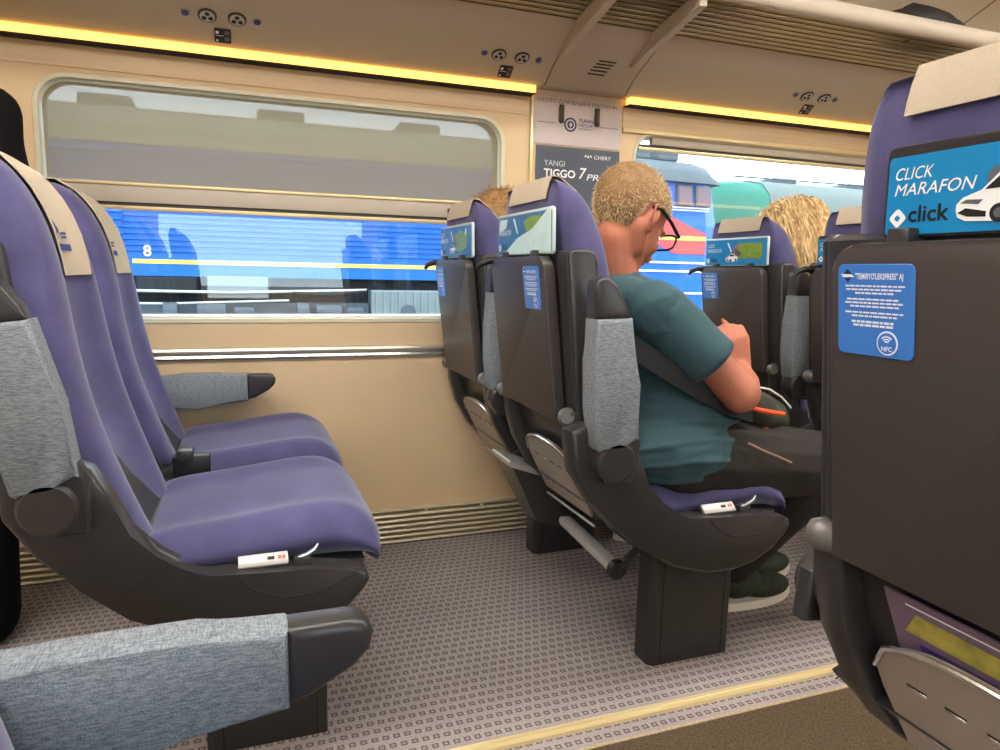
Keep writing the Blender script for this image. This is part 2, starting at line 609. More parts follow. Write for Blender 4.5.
def see_through(name, col, t_transparent, t_translucent, weave=0.0):
    m = bpy.data.materials.new(name)
    m.use_nodes = True
    N, L = m.node_tree.nodes, m.node_tree.links
    N.clear()
    out = N.new('ShaderNodeOutputMaterial')
    tr = N.new('ShaderNodeBsdfTransparent')
    tl = N.new('ShaderNodeBsdfTranslucent')
    tl.inputs[0].default_value = col
    df = N.new('ShaderNodeBsdfDiffuse')
    df.inputs[0].default_value = col
    m1 = N.new('ShaderNodeMixShader')
    m1.inputs[0].default_value = t_translucent
    L.new(df.outputs[0], m1.inputs[1])
    L.new(tl.outputs[0], m1.inputs[2])
    m2 = N.new('ShaderNodeMixShader')
    m2.inputs[0].default_value = t_transparent
    L.new(m1.outputs[0], m2.inputs[1])
    L.new(tr.outputs[0], m2.inputs[2])
    if weave:
        tc = N.new('ShaderNodeTexCoord')
        w1 = N.new('ShaderNodeTexWave')
        w1.bands_direction = 'Z'
        w1.inputs['Scale'].default_value = weave
        L.new(tc.outputs['Object'], w1.inputs[0])
        w2 = N.new('ShaderNodeTexWave')
        w2.bands_direction = 'X'
        w2.inputs['Scale'].default_value = weave
        L.new(tc.outputs['Object'], w2.inputs[0])
        ad = N.new('ShaderNodeMath')
        ad.operation = 'MULTIPLY'
        L.new(w1.outputs['Fac'], ad.inputs[0])
        L.new(w2.outputs['Fac'], ad.inputs[1])
        mr = N.new('ShaderNodeMapRange')
        mr.inputs[3].default_value = t_transparent * 0.6
        mr.inputs[4].default_value = min(1.0, t_transparent * 1.9)
        L.new(ad.outputs[0], mr.inputs[0])
        L.new(mr.outputs[0], m2.inputs[0])
    L.new(m2.outputs[0], out.inputs[0])
    MATS[name] = m
see_through('blind', rgb(140, 126, 96), 0.11, 0.45, weave=60)
see_through('rack_sheet', rgb(226, 208, 160), 0.35, 0.7)
see_through('lens', (0.9, 0.95, 1, 1), 0.9, 0.5)
# ------------------------------------------------------------------ the carriage shell
def struct(name, bm, mt, label, parent=None, smooth=30):
    o = part(name, bm, mt, parent, smooth)
    if parent is None:
        set_props(o, label, None, None, 'structure')
    return o

Y_STRIP = 1.155
bm = bmesh.new(); add_box(bm, X0, X1, Y_FRONT, Y_BACK, -0.06, 0.0)
struct('floor', bm, 'carpet', 'grey brown carpet with a pattern of small dark squares under the seats')
bm = bmesh.new(); add_box(bm, X0, X1, 0.74, 1.086, 0.0, 0.004)
o = struct('floor_runner', bm, 'aisle_carpet', 'dark brown carpet runner along the aisle')
bm = bmesh.new(); add_box(bm, X0, X1, 1.084, 1.092, 0.0, 0.0055, 0.001)
struct('trim_1', bm, 'binding', 'pale stitched edge binding beside the aisle runner')
bm = bmesh.new()
add_prism(bm, [(1.141, 0), (1.143, 0.0055), (1.150, 0.007), (1.1515, 0.005), (1.156, 0.005), (1.1575, 0.007), (1.166, 0.007), (1.170, 0.0)], X0, X1, plane='yz')
struct('trim_2', bm, 'alu_gold', 'ridged aluminium floor strip along the aisle edge')

def holed_panel(bm, x0, x1, z0, z1, hole, y, depth):
    """wall panel with an opening: front face, and the reveal of the opening going back to y + depth"""
    cx = sum(p[0] for p in hole) / len(hole)
    cz = sum(p[1] for p in hole) / len(hole)
    ring = []
    corners = [(x0, z0), (x1, z0), (x1, z1), (x0, z1)]
    outer = []
    for (px, pz) in hole:
        dx, dz = px - cx, pz - cz
        t = min(((x1 - cx) / dx if dx > 0 else (x0 - cx) / dx) if abs(dx) > 1e-9 else 1e9,
                ((z1 - cz) / dz if dz > 0 else (z0 - cz) / dz) if abs(dz) > 1e-9 else 1e9)
        outer.append([cx + dx * t, cz + dz * t])
    for (ex, ez) in corners:                      # pull the nearest ray end onto each corner
        k = min(range(len(outer)), key=lambda i: (outer[i][0] - ex) ** 2 + (outer[i][1] - ez) ** 2)
        outer[k] = [ex, ez]
    vh = [bm.verts.new((p[0], y, p[1])) for p in hole]
    vo = [bm.verts.new((p[0], y, p[1])) for p in outer]
    vb = [bm.verts.new((p[0], y + depth, p[1])) for p in hole]
    n = len(hole)
    for i in range(n):
        j = (i + 1) % n
        bm.faces.new((vh[i], vh[j], vo[j], vo[i]))
        bm.faces.new((vh[j], vh[i], vb[i], vb[j]))

BAYS = [(X0, -0.84), (-0.84, 0.925), (1.264, 3.0), (3.0, X1)]
def window_wall(name, y, sgn, label, pil_label):
    bm = bmesh.new()
    # lower dado, plain pieces beside the windows
    add_box(bm, X0, X1, y, y + sgn * 0.10, 0.0, 0.655)
    for (a, b), win in zip(BAYS, [None, WIN[0], WIN[1], None]):
        if win is None:
            if sgn < 0 and a == X0:
                holed_panel(bm, a, b, 0.655, 1.53, rrect(-2.2, -1.0, WZ0, WZ1, 0.08), y, sgn * 0.09)
            else:
                add_box(bm, a, b, y, y + sgn * 0.10, 0.655, 1.53)
        else:
            holed_panel(bm, a, b, 0.655, 1.53, rrect(win[0], win[1], WZ0, WZ1, 0.075), y, sgn * 0.09)
    add_box(bm, 0.925, 1.264, y, y + sgn * 0.10, 0.655, 1.53)
    # closed outside above the windows
    add_box(bm, X0, X1, y + sgn * 0.002, y + sgn * 0.10, 1.53, 2.02)
    me = bm_mesh(bm, name, None)
    o = link(name, me, None, 'wall')
    set_props(o, label, None, None, 'structure')
    return o
wall_back = window_wall('wall_back', Y_BACK, 1, 'beige carriage wall with two long windows', '')
wall_front = window_wall('wall_front', Y_FRONT, -1, 'beige carriage wall on the near window side', '')
bm = bmesh.new(); add_box(bm, X0 - 0.06, X0, Y_FRONT - 0.1, Y_BACK + 0.1, -0.06, 2.02)
struct('wall_left', bm, 'wall', 'beige end wall of the carriage')
bm = bmesh.new(); add_box(bm, X1, X1 + 0.06, Y_FRONT - 0.1, Y_BACK + 0.1, -0.06, 2.02)
struct('wall_right', bm, 'wall', 'beige end wall at the front of the carriage')

# ceiling with a shallow cove at each side
bm = bmesh.new()
prof = [(Y_BACK + 0.1, 1.70), (2.20, 1.78), (2.10, 1.87), (1.95, 1.93), (1.7, 1.97), (0.94, 1.99), (0.18, 1.97), (-0.07, 1.93), (-0.22, 1.87), (-0.32, 1.78), (Y_FRONT - 0.1, 1.70)]
a = [bm.verts.new((X0, p[0], p[1])) for p in prof]
b = [bm.verts.new((X1, p[0], p[1])) for p in prof]
for i in range(len(prof) - 1):
    bm.faces.new((a[i], b[i], b[i + 1], a[i + 1]))
ceil = struct('ceiling', bm, 'ceiling', 'warm cream curved carriage ceiling')
for xs in (0.1, 2.62, 3.6):
    bm = bmesh.new()
    pp = [(p[0], p[1] - 0.0015) for p in prof[1:-1]]
    for (p, q) in zip(pp, pp[1:]):
        vs4 = [bm.verts.new(c) for c in ((xs, p[0], p[1]), (xs + 0.006, p[0], p[1]), (xs + 0.006, q[0], q[1]), (xs, q[0], q[1]))]
        bm.faces.new(vs4)
    part('seam', bm, 'panel_seam', ceil, None)
# lamps on the ceiling (two rows of diffusers)
for yy in (0.80, 1.08):
    for xx in (-1.5, -0.1, 1.3, 2.7):
        bm = bmesh.new()
        add_box(bm, xx - 0.60, xx + 0.60, yy - 0.06, yy + 0.06, 1.972, 1.992, 0.004)
        part('ceiling_lamp_offscreen', bm, 'lamp', ceil)

# dado rail with an aluminium edge, and the sill band
bm = bmesh.new()
add_prism(bm, [(Y_BACK + 0.001, 0.626), (Y_BACK - 0.010, 0.629), (Y_BACK - 0.013, 0.635), (Y_BACK - 0.010, 0.642), (Y_BACK + 0.001, 0.645)], X0, X1, plane='yz')
struct('trim_3', bm, 'chrome', 'bright aluminium rail along the wall below the windows')
bm = bmesh.new()
add_prism(bm, [(Y_BACK + 0.001, 0.645), (Y_BACK - 0.009, 0.645), (Y_BACK - 0.012, 0.655), (Y_BACK - 0.008, 0.662), (Y_BACK + 0.001, 0.666)], X0, X1, plane='yz')
struct('trim_4', bm, 'alu', 'dull metal ledge above the aluminium rail')

# floor level heating grille: back plate and slats
bm = bmesh.new()
add_box(bm, X0, X1, Y_BACK - 0.012, Y_BACK + 0.002, 0.0, 0.115)
grille = struct('baseboard_back', bm, 'grille_slat', 'slatted metal heating grille along the foot of the wall')
for k in range(6):
    z = 0.004 + k * 0.0178
    bm = bmesh.new()
    add_prism(bm, [(Y_BACK - 0.012, z + 0.004), (Y_BACK - 0.036, z), (Y_BACK - 0.040, z + 0.003), (Y_BACK - 0.036, z + 0.0085), (Y_BACK - 0.012, z + 0.0095)], X0, X1, plane='yz')
    part('slat', bm, 'grille_slat', grille)
for k in range(int((X1 - X0) / 0.20)):
    x = X0 + 0.063 + k * 0.20
    bm = bmesh.new()
    add_box(bm, x - 0.006, x + 0.006, Y_BACK - 0.034, Y_BACK - 0.010, 0.096, 0.113, 0.002)
    part('spacer', bm, 'grille_slat', grille)
bm = bmesh.new(); add_box(bm, X0, X1, Y_BACK - 0.036, Y_BACK - 0.008, 0.112, 0.117, 0.0015)
part('rail', bm, 'grille_slat', grille)

# windows: frame, sill strip, pane, roller blind
for n, (a, b) in enumerate(WIN):
    bm = bmesh.new()
    add_loft(bm, [[(p[0], yy, p[1]) for p in rrect(a - e, b + e, WZ0 - e, WZ1 + e, 0.075 + e, 8)] for (e, yy) in
                  ((0.012, Y_BACK - 0.0005), (0.010, Y_BACK - 0.004), (-0.001, Y_BACK - 0.004), (-0.004, Y_BACK + 0.002), (-0.004, Y_BACK + 0.075))], False, False)
    win = struct('window_%d' % (n + 1), bm, 'window_frame',
                 ['long carriage window with its blind half lowered, blue coach outside', 'long carriage window with its blind raised, locomotive outside'][n])
    bm = bmesh.new(); add_box(bm, a + 0.002, b - 0.002, Y_BACK + 0.072, Y_BACK + 0.078, WZ0 - 0.004, WZ1 + 0.004)
    part('pane', bm, 'pane', win)
    bm = bmesh.new(); add_box(bm, a + 0.02, b - 0.02, Y_BACK + 0.004, Y_BACK + 0.076, WZ0 + 0.001, WZ0 + 0.011, 0.002)
    part('sill', bm, 'sill', win)
    zb = 1.060 if n == 0 else 1.350
    if n == 0:
        bm = bmesh.new()
        vs4 = [bm.verts.new((p[0], Y_BACK + 0.012, p[1])) for p in rrect(a + 0.009, b - 0.009, zb + 0.06, WZ1 - 0.009, 0.066, 6, (0, 0, 1, 1))]
        bm.faces.new(vs4)
        part('roller_blind', bm, 'blind', win, None)
    for (z0, z1, yy, mt_, nm) in ((zb, zb + 0.010, 0.006, 'alu_gold', 'blind_bar'), (zb + 0.010, zb + 0.020, 0.014, 'gasket', 'blind_bar'), (zb + 0.020, zb + 0.066, 0.008, 'panel', 'blind_bar'), (zb + 0.066, zb + 0.074, 0.004, 'alu_gold', 'blind_bar')):
        z1 = min(z1, WZ1 - 0.001)
        if z1 <= z0 + 0.003: continue
        inset = 0.010 if z1 < WZ1 - 0.075 else 0.010 + 0.075 * (1 - math.sqrt(max(0.0, 1 - ((z1 - (WZ1 - 0.075)) / 0.075) ** 2)))
        bm = bmesh.new(); add_box(bm, a + inset, b - inset, Y_BACK + yy, Y_BACK + 0.030, z0, z1, 0.001)
        part(nm, bm, mt_, win)
    # facing panel above the window, brushed warm tone
for (a, b) in WIN + [(-2.2, -1.0)]:
    bm = bmesh.new(); add_box(bm, a + 0.002, b - 0.002, Y_FRONT - 0.078, Y_FRONT - 0.072, WZ0 - 0.004, WZ1 + 0.004)
    part('pane', bm, 'pane', wall_front)

# light strips in the cove, one per window bay
for k, (a, b) in enumerate(((X0, 0.918), (1.268, X1))):
    bm = bmesh.new()
    add_box(bm, a, b, 2.200, 2.232, 1.487, 1.509, 0.003)
    o = part('light_strip', bm, 'strip_light')
    set_props(o, ['glowing yellow light strip above the window with the lowered blind', 'glowing yellow light strip above the window with the raised blind'][k], 'light')
    bm = bmesh.new(); add_box(bm, a, b, 2.206, 2.25, 1.4835, 1.4868, 0.0008)
    part('carrier', bm, 'panel_seam', o)
bm = bmesh.new(); add_box(bm, X0, X1, -0.382, -0.350, 1.487, 1.509, 0.003)
o = part('light_strip_offscreen', bm, 'strip_light')
set_props(o, 'yellow light strip above the windows on the near side of the aisle', 'light')

# overhead panel between wall and rack
PANEL = [(2.252, 1.511), (2.205, 1.5105), (2.196, 1.516), (2.16, 1.5445), (2.12, 1.5655), (2.06, 1.590), (2.045, 1.5975), (2.035, 1.5985), (1.99, 1.618), (1.972, 1.630), (1.965, 1.648), (2.02, 1.665), (2.252, 1.665)]
def overhead(a, b, name, label):
    bm = bmesh.new()
    add_prism(bm, PANEL, a, b, plane='yz')
    o = part(name, bm, 'panel', None, 40)
    set_props(o, label, None, None, 'structure')
    return o
trim5 = overhead(X0, 0.946, 'trim_5', 'beige overhead panel with air nozzles above the window with the lowered blind')
trim6 = overhead(0.950, 1.246, 'trim_6', 'beige overhead panel with small louvre above the posters')
trim7 = overhead(1.250, X1, 'trim_7', 'beige overhead panel with air nozzles above the window with the raised blind')
bm = bmesh.new(); add_prism(bm, [(p[0] + 0.004, p[1] + 0.004) for p in PANEL[1:]], 0.944, 1.252, plane='yz')
part('seam', bm, 'panel_seam', trim6, None)
# the small louvre
for k in range(5):
    t = k / 4
    y = 2.148 - 0.055 * t
    z = interp([(2.06, 1.590), (2.12, 1.5655), (2.16, 1.5445)], y)
    bm = bmesh.new(); add_box(bm, 1.075 + 0.012 * t, 1.135 + 0.012 * t, y - 0.002, y + 0.002, z - 0.0025, z + 0.002)
    part('louvre', bm, 'panel_seam', trim6, None)

# air nozzles, call buttons, seat number plates on the overhead panels
pn = Vector((0, -(1.5655 - 1.5445), -(2.16 - 2.12))).normalized()      # outward normal of the panel there
pv = Vector((0, -(2.16 - 2.12), 1.5655 - 1.5445)).normalized()         # up the panel
def panel_pt(x, y):
    return Vector((x, y, interp([(2.045, 1.5975), (2.06, 1.590), (2.12, 1.5655), (2.16, 1.5445), (2.196, 1.516)], y)))
def nozzle(x, label):
    r = empty('air_nozzle', panel_pt(x, 2.122))
    set_props(r, label, 'air nozzle', 'air nozzles on the overhead panel')
    bm = bmesh.new(); add_disc(bm, pn * 0.002, pn, 0.0235, 0.007, 28, 0.002)
    part('ring', bm, 'rib_dark', r)
    bm = bmesh.new(); add_disc(bm, pn * 0.004, pn, 0.0190, 0.006, 28, 0.001)
    part('inner_disc', bm, 'metal_grey', r)
    e1 = Vector((1, 0, 0))
    for k in range(3):
        a = R(90 + 120 * k)
        c = pn * 0.0065 + e1 * 0.0095 * math.cos(a) + pv * 0.0095 * math.sin(a)
        bm = bmesh.new(); add_disc(bm, c, pn, 0.0058, 0.003, 12)
        part('opening', bm, 'groove', r)
def button(x, label):
    r = empty('call_button', panel_pt(x, 2.122))
    set_props(r, label, 'button', 'blue buttons on the overhead panel')
    bm = bmesh.new(); add_disc(bm, pn * 0.001, pn, 0.0125, 0.004, 20, 0.001)
    part('ring', bm, 'panel', r)
    bm = bmesh.new(); add_disc(bm, pn * 0.003, pn, 0.0095, 0.004, 20, 0.001)
    part('cap', bm, 'button_blue', r)
def plate(x, label):
    c = panel_pt(x, 2.175)
    n2 = Vector((0, -(1.5445 - 1.516), -(2.196 - 2.16))).normalized()
    v2 = Vector((0, -(2.196 - 2.16), 1.5445 - 1.516)).normalized()
    F = frame(c, (1, 0, 0), v2)
    bm = bmesh.new(); add_prism(bm, rrect(-0.0215, 0.0215, -0.021, 0.021, 0.004, 4), -0.001, 0.003, plane='xy')
    for v in bm.verts: v.co = F @ v.co
    r = part('seat_number_plate', bm, 'black_plastic')
    set_props(r, label, 'sign', 'seat number plates on the overhead panel')
    flat('print', [rrect(0.004, 0.018, 0.004, 0.016, 0.002, 2), rrect(0.004, 0.018, -0.014, -0.001, 0.002, 2)], 'ad_grey', r, F, 0.0031)
    flat('print', [[(-0.018, 0.0), (0.002, 0.0), (0.002, 0.0015), (-0.018, 0.0015)], rrect(-0.018, -0.010, 0.006, 0.014, 0.001, 2), rrect(-0.017, -0.012, -0.017, -0.012, 0.001, 2)], 'ad_white', r, F, 0.0031)
for (bl, n1, n2_, br, px, where) in ((-0.117, -0.063, 0.011, 0.062, -0.027, 'above the lowered blind, over the empty seats'),
                                     (0.712, 0.759, 0.835, 0.890, 0.800, 'by the panel seam next to the posters'),
                                     (1.899, 1.950, 2.030, 2.080, 2.000, 'above the window with the raised blind')):
    nozzle(n1, 'grey air nozzle nearer the rear blue button, ' + where)
    nozzle(n2_, 'grey air nozzle nearer the front blue button, ' + where)
    button(bl, 'small blue call button, rear end, ' + where)
    button(br, 'small blue call button, front end, ' + where)
    plate(px, 'black seat number plate ' + where)

# luggage rack
rack = empty('luggage_rack', (0, 1.85, 1.64))
set_props(rack, 'long luggage rack of ribbed translucent panels with a grey rounded front rail', 'luggage rack')
def rk(name, bm, mt, smooth=30):
    for v in bm.verts: v.co -= Vector((0, 1.85, 1.64))
    return part(name, bm, mt, rack, smooth)
def rack_panel(a, b):
    bm = bmesh.new()
    n = 11
    y0_, z0_, y1_, z1_ = 1.985, 1.640, 1.735, 1.684
    top, bot = [], []
    for k in range(n):
        for (t, dz) in ((0.04, 0.0), (0.16, -0.0035), (0.80, -0.0035), (0.92, 0.0)):
            s_ = (k + t) / n
            bot.append((y0_ + (y1_ - y0_) * s_, z0_ + (z1_ - z0_) * s_ + dz))
    rows = [[bm.verts.new((xx, p[0], p[1])) for p in bot] for xx in (a, b)]
    for i in range(len(bot) - 1):
        bm.faces.new((rows[0][i], rows[1][i], rows[1][i + 1], rows[0][i + 1]))
    rk('rack_panel', bm, 'rack_sheet', None)
    for k in range(n + 1):
        s_ = k / n
        y, z = y0_ + (y1_ - y0_) * s_, z0_ + (z1_ - z0_) * s_
        bm = bmesh.new(); add_box(bm, a, b, y - 0.0020, y + 0.0020, z - 0.004, z + 0.004)
        rk('rib', bm, 'rib_dark', None)
for (a, b) in ((X0, -0.46), (-0.44, 0.955), (0.978, 1.216), (1.238, 2.40), (2.42, X1)):
    rack_panel(a, b)
bm = bmesh.new()
fr = []
for k in range(16):
    a_ = 2 * math.pi * k / 16
    fr.append((1.722 + 0.020 * math.cos(a_) , 1.686 + 0.027 * math.sin(a_)))
add_prism(bm, fr, X0, X1, plane='yz'); rk('front_rail', bm, 'panel', 60)
for x in (0.955, 1.213):
    bm = bmesh.new()
    add_prism(bm, [(2.10, 1.575), (2.090, 1.566), (2.072, 1.568), (2.0, 1.588), (1.85, 1.618), (1.735, 1.640), (1.72, 1.70), (1.85, 1.68), (2.0, 1.65), (2.10, 1.62)], x - 0.013, x + 0.013, plane='yz', bevel=0.003)
    rk('bracket', bm, 'panel')

# aluminium edges of the poster pillar
for (xa, mt_) in ((0.922, 'alu_gold'), ):
    bm = bmesh.new(); add_box(bm, xa - 0.004, xa + 0.006, Y_BACK - 0.012, Y_BACK + 0.001, 0.70, 1.509, 0.002)
    struct('trim_8', bm, mt_, 'thin golden metal edge beside the posters')

# warm panels over the windows (blind housings)
for n, (a, b, z0) in enumerate(((X0, 0.916, 1.425), (1.268, X1, 1.402))):
    bm = bmesh.new(); add_box(bm, a, b, Y_BACK - 0.004, Y_BACK + 0.002, z0, 1.482)
    struct('trim_%d' % (9 + n), bm, 'wall_upper', ['brushed warm facing above the lowered blind', 'brushed warm facing above the raised blind'][n])
bm = bmesh.new(); add_prism(bm, [(Y_BACK + 0.001, 1.398), (Y_BACK - 0.012, 1.402), (Y_BACK - 0.012, 1.412), (Y_BACK + 0.001, 1.418)], 1.268, X1, plane='yz')
struct('trim_11', bm, 'alu_gold', 'golden metal ledge along the blind housing of the raised blind')

# posters on the pillar
Fp = frame((1.094, Y_BACK - 0.001, 0), (1, 0, 0), (0, 0, 1))
bm = bmesh.new(); add_box(bm, 0.930, 1.259, Y_BACK - 0.004, Y_BACK + 0.001, 1.338, 1.507)
p1 = part('poster', bm, 'poster_pale', None, None)
set_props(p1, 'pale poster with a round navy logo and two metal hooks', 'poster')
lettering('МЕСТО ДЛЯ ВАШЕЙ РЕКЛАМЫ', 0.0155, 'ad_grey', p1, Fp, -0.150, 1.473, 0.0036, width=0.298, bold=0.01)
lettering('TURAN', 0.016, 'poster_navy', p1, Fp, 0.003, 1.418, 0.0036, bold=0.02, width=0.054)
lettering('MEDIA', 0.016, 'poster_navy', p1, Fp, 0.003, 1.403, 0.0036, width=0.054)
lettering('AGENCY', 0.010, 'poster_navy', p1, Fp, 0.003, 1.393, 0.0036, width=0.054)
flat('logo', [circle(-0.028, 1.407, 0.0235, 32)], 'poster_navy', p1, Fp, 0.0032)
flat('logo', [circle(-0.028, 1.407, 0.0175, 32)], 'poster_pale', p1, Fp, 0.0036)
flat('logo', [circle(-0.028, 1.407, 0.0125, 32)], 'poster_navy', p1, Fp, 0.0040)
flat('logo', [[(-0.028, 1.398), (-0.020, 1.407), (-0.028, 1.416), (-0.034, 1.407)]], 'poster_pale', p1, Fp, 0.0044)
flat('print', [[(-0.150 + 0.009 * k, 1.4065), (-0.144 + 0.009 * k, 1.4065), (-0.144 + 0.009 * k, 1.4095), (-0.150 + 0.009 * k, 1.4095)] for k in range(8)], 'ad_grey', p1, Fp, 0.0034)
flat('print', [[(0.076 + 0.009 * k, 1.4065), (0.082 + 0.009 * k, 1.4065), (0.082 + 0.009 * k, 1.4095), (0.076 + 0.009 * k, 1.4095)] for k in range(9)], 'ad_grey', p1, Fp, 0.0034)
for u in (-0.064, 0.070):
    bm = bmesh.new(); add_box(bm, u - 0.008, u + 0.008, 1.412, 1.468, 0.003, 0.014, 0.002)
    add_box(bm, u - 0.005, u + 0.005, 1.408, 1.420, 0.003, 0.022, 0.002)
    for v in bm.verts: v.co = Fp @ v.co
    part('hook', bm, 'rib_dark', p1)
bm = bmesh.new(); add_box(bm, 0.943, 1.259, Y_BACK - 0.005, Y_BACK + 0.001, 1.06, 1.333)
p2 = part('poster', bm, 'poster_dark', None, None)
set_props(p2, 'dark grey car advertisement poster with white lettering', 'poster')
lettering('CHERY', 0.018, 'ad_white', p2, Fp, 0.066, 1.300, 0.0046, width=0.066)
lettering('YANGI', 0.026, 'acrylic_edge', p2, Fp, -0.122, 1.268, 0.0046)
lettering('TIGGO', 0.036, 'ad_white', p2, Fp, -0.122, 1.232, 0.0046, bold=0.02, width=0.118)
lettering('7', 0.052, 'ad_white', p2, Fp, 0.006, 1.232, 0.0046, shear=0.2, bold=0.01)
lettering('PRO', 0.030, 'ad_white', p2, Fp, 0.040, 1.228, 0.0046, shear=0.2, width=0.085)
flat('logo', [[(0.028, 1.305), (0.034, 1.305), (0.037, 1.312), (0.033, 1.312)], [(0.052, 1.305), (0.058, 1.305), (0.053, 1.312), (0.049, 1.312)], [(0.039, 1.303), (0.047, 1.303), (0.043, 1.313)]], 'ad_white', p2, Fp, 0.0046)
# ------------------------------------------------------------------ train seats
# A seat is laid out in its own x (forward), y (across, aisle side at -y), z (up) with x as in the row of the man.
MC = {}
def cached(key, fn):
    if key not in MC:
        MC[key] = fn()
    return MC[key]

XF = [(0.40, 0.818), (0.45, 0.803), (0.55, 0.775), (0.65, 0.752), (0.75, 0.738), (0.83, 0.733), (0.90, 0.729), (0.97, 0.716), (1.02, 0.698), (1.06, 0.674), (1.085, 0.648), (1.097, 0.622)]
XB = [(0.40, 0.740), (0.55, 0.700), (0.70, 0.675), (0.85, 0.650), (0.93, 0.622), (0.96, 0.604), (1.03, 0.598), (1.065, 0.600), (1.085, 0.606), (1.097, 0.614)]
WH = [(0.40, 0.192), (0.50, 0.208), (0.65, 0.212), (0.80, 0.206), (0.90, 0.192), (0.98, 0.176), (1.04, 0.167), (1.07, 0.158), (1.088, 0.143), (1.097, 0.128)]
DISH = [(0.40, 0.018), (0.55, 0.038), (0.75, 0.046), (0.90, 0.028), (1.00, 0.022), (1.06, 0.014), (1.097, 0.004)]
def front_x(z, y=0.0):
    w_ = interp(WH, z)
    e = min(1.0, abs(y) / w_)
    return interp(XF, z) - interp(DISH, z) * (1 - min(1.0, e / 0.62) ** 2.2) - 0.02 * max(0.0, (e - 0.62) / 0.38) ** 2.5

def backrest_mesh():
    bm = bmesh.new()
    zs = [0.40, 0.44, 0.50, 0.57, 0.65, 0.73, 0.81, 0.88, 0.94, 0.985, 1.03, 1.06, 1.08, 1.092, 1.097]
    rings = []
    for z in zs:
        w_ = interp(WH, z)
        xb = interp(XB, z)
        ring = []
        for k in range(17):                      # front from -w to w
            e = -1 + 2 * k / 16
            ring.append((front_x(z, e * w_), e * w_ * (1.0 if abs(e) < 0.99 else 0.99), z))
        xs_ = interp(XF, z) - 0.045
        for (fx, fy) in ((0.45, 1.0), (0.85, 0.985)):
            ring.append((xs_ + (xb - xs_) * fx, w_ * fy, z))
        for k in range(1, 8):
            e = 0.94 - 1.88 * k / 8
            ring.append((xb, e * w_, z))
        for (fx, fy) in ((0.85, 0.985), (0.45, 1.0)):
            ring.append((xs_ + (xb - xs_) * fx, -w_ * fy, z))
        rings.append(ring)
    add_loft(bm, rings)
    me = sub_mesh(bm, 'backrest', 1)
    return me

def headcover_mesh():
    """cloth over the headrest: up the front, over the top, down the back"""
    pts = []
    W = 0.106
    path = [(z, 'f') for z in (0.885, 0.92, 0.96, 1.00, 1.03, 1.055, 1.075, 1.09)] + [('t1', 0), ('t2', 0)] + [(z, 'b') for z in (1.085, 1.07, 1.058)]
    bm = bmesh.new()
    rows = []
    ny = 9
    for it in path:
        row = []
        for k in range(ny):
            y = -W + 2 * W * k / (ny - 1)
            if it[1] == 'f':
                z = it[0]
                x = front_x(z, y) + 0.006
                if z > 1.07: z += 0.004
            elif it[1] == 'b':
                z = it[0]
                x = interp(XB, z) - 0.0055
                z += 0.003 if z > 1.08 else 0
            else:
                z = 1.1055
                x = 0.626 if it[0] == 't1' else 0.607
            row.append(bm.verts.new((x, y, z)))
        rows.append(row)
    for a, b in zip(rows, rows[1:]):
        for k in range(ny - 1):
            bm.faces.new((a[k], a[k + 1], b[k + 1], b[k]))
    bmesh.ops.recalc_face_normals(bm, faces=bm.faces)
    bmesh.ops.solidify(bm, geom=bm.faces[:], thickness=0.002)
    return bm_mesh(bm, 'headrest_cover', 50)

CT = [(0.770, 0.425), (0.82, 0.438), (0.90, 0.444), (1.00, 0.456), (1.08, 0.466), (1.13, 0.463), (1.165, 0.444), (1.185, 0.418), (1.192, 0.390)]
def cushion_mesh():
    bm = bmesh.new()
    xs = [0.770, 0.79, 0.83, 0.90, 0.98, 1.05, 1.10, 1.14, 1.168, 1.186, 1.193, 1.186]
    rings = []
    for i, x in enumerate(xs):
        zt = interp(CT, x) if i < 11 else 0.365
        if i == 11: zt = 0.386
        h = 0.226 if i > 0 else 0.215
        zb = 0.355 if i > 0 else 0.37
        ring = []
        for k in range(15):
            e = -1 + 2 * k / 14
            a = abs(e)
            bol = 0.016 * math.exp(-((a - 0.78) / 0.16) ** 2) * min(1.0, (1.17 - min(x, 1.17)) / 0.10 + 0.25)
            edge = (-0.030 if i < 9 else -0.008) * max(0.0, (a - 0.84) / 0.16) ** 2
            dome = 0.005 * (1 - a * a)
            ring.append((x - 0.022 * max(0.0, a - 0.6) ** 2 * (1 if x > 1.1 else 0) * 4, e * h, zt + bol + edge + dome - 0.004))
        xi = x - 0.014 * (1 if x > 1.1 else 0)
        ring.append((xi, h + 0.004, (zt + zb) / 2 - 0.005))
        for k in range(1, 6):
            e = 1 - 2 * k / 6
            ring.append((x - (0.03 if i >= 10 else 0), e * h, zb - (0.004 if i >= 10 else 0)))
        ring.append((xi, -h - 0.004, (zt + zb) / 2 - 0.005))
        rings.append(ring)
    add_loft(bm, rings)
    return sub_mesh(bm, 'seat_cushion', 1)

def skirt_mesh(near=False):
    """boat-shaped base under the cushion with the band that sweeps up to the armrest hub"""
    bm = bmesh.new()
    poly = [(0.592, 0.600), (0.600, 0.520), (0.640, 0.455), (0.700, 0.395), (0.765, 0.338), (0.840, 0.290), (0.930, 0.264), (1.000, 0.262), (1.060, 0.275), (1.110, 0.302), (1.142, 0.335), (1.152, 0.352), (1.148, 0.368),
            (1.120, 0.376), (1.060, 0.386), (0.950, 0.392), (0.880, 0.396), (0.835, 0.406), (0.800, 0.432), (0.772, 0.480), (0.748, 0.540), (0.722, 0.590), (0.675, 0.612), (0.625, 0.612)]
    if near:
        poly = [(x + 0.090 * max(0.0, min(1.0, (0.82 - x) / 0.18)), z) for x, z in poly]
    # aisle-side panel
    add_prism(bm, poly, -0.248 if near else -0.272, -0.200 if near else -0.218, plane='xz', bevel=0.012, seg=3)
    return bm_mesh(bm, 'side_skirt', 45)

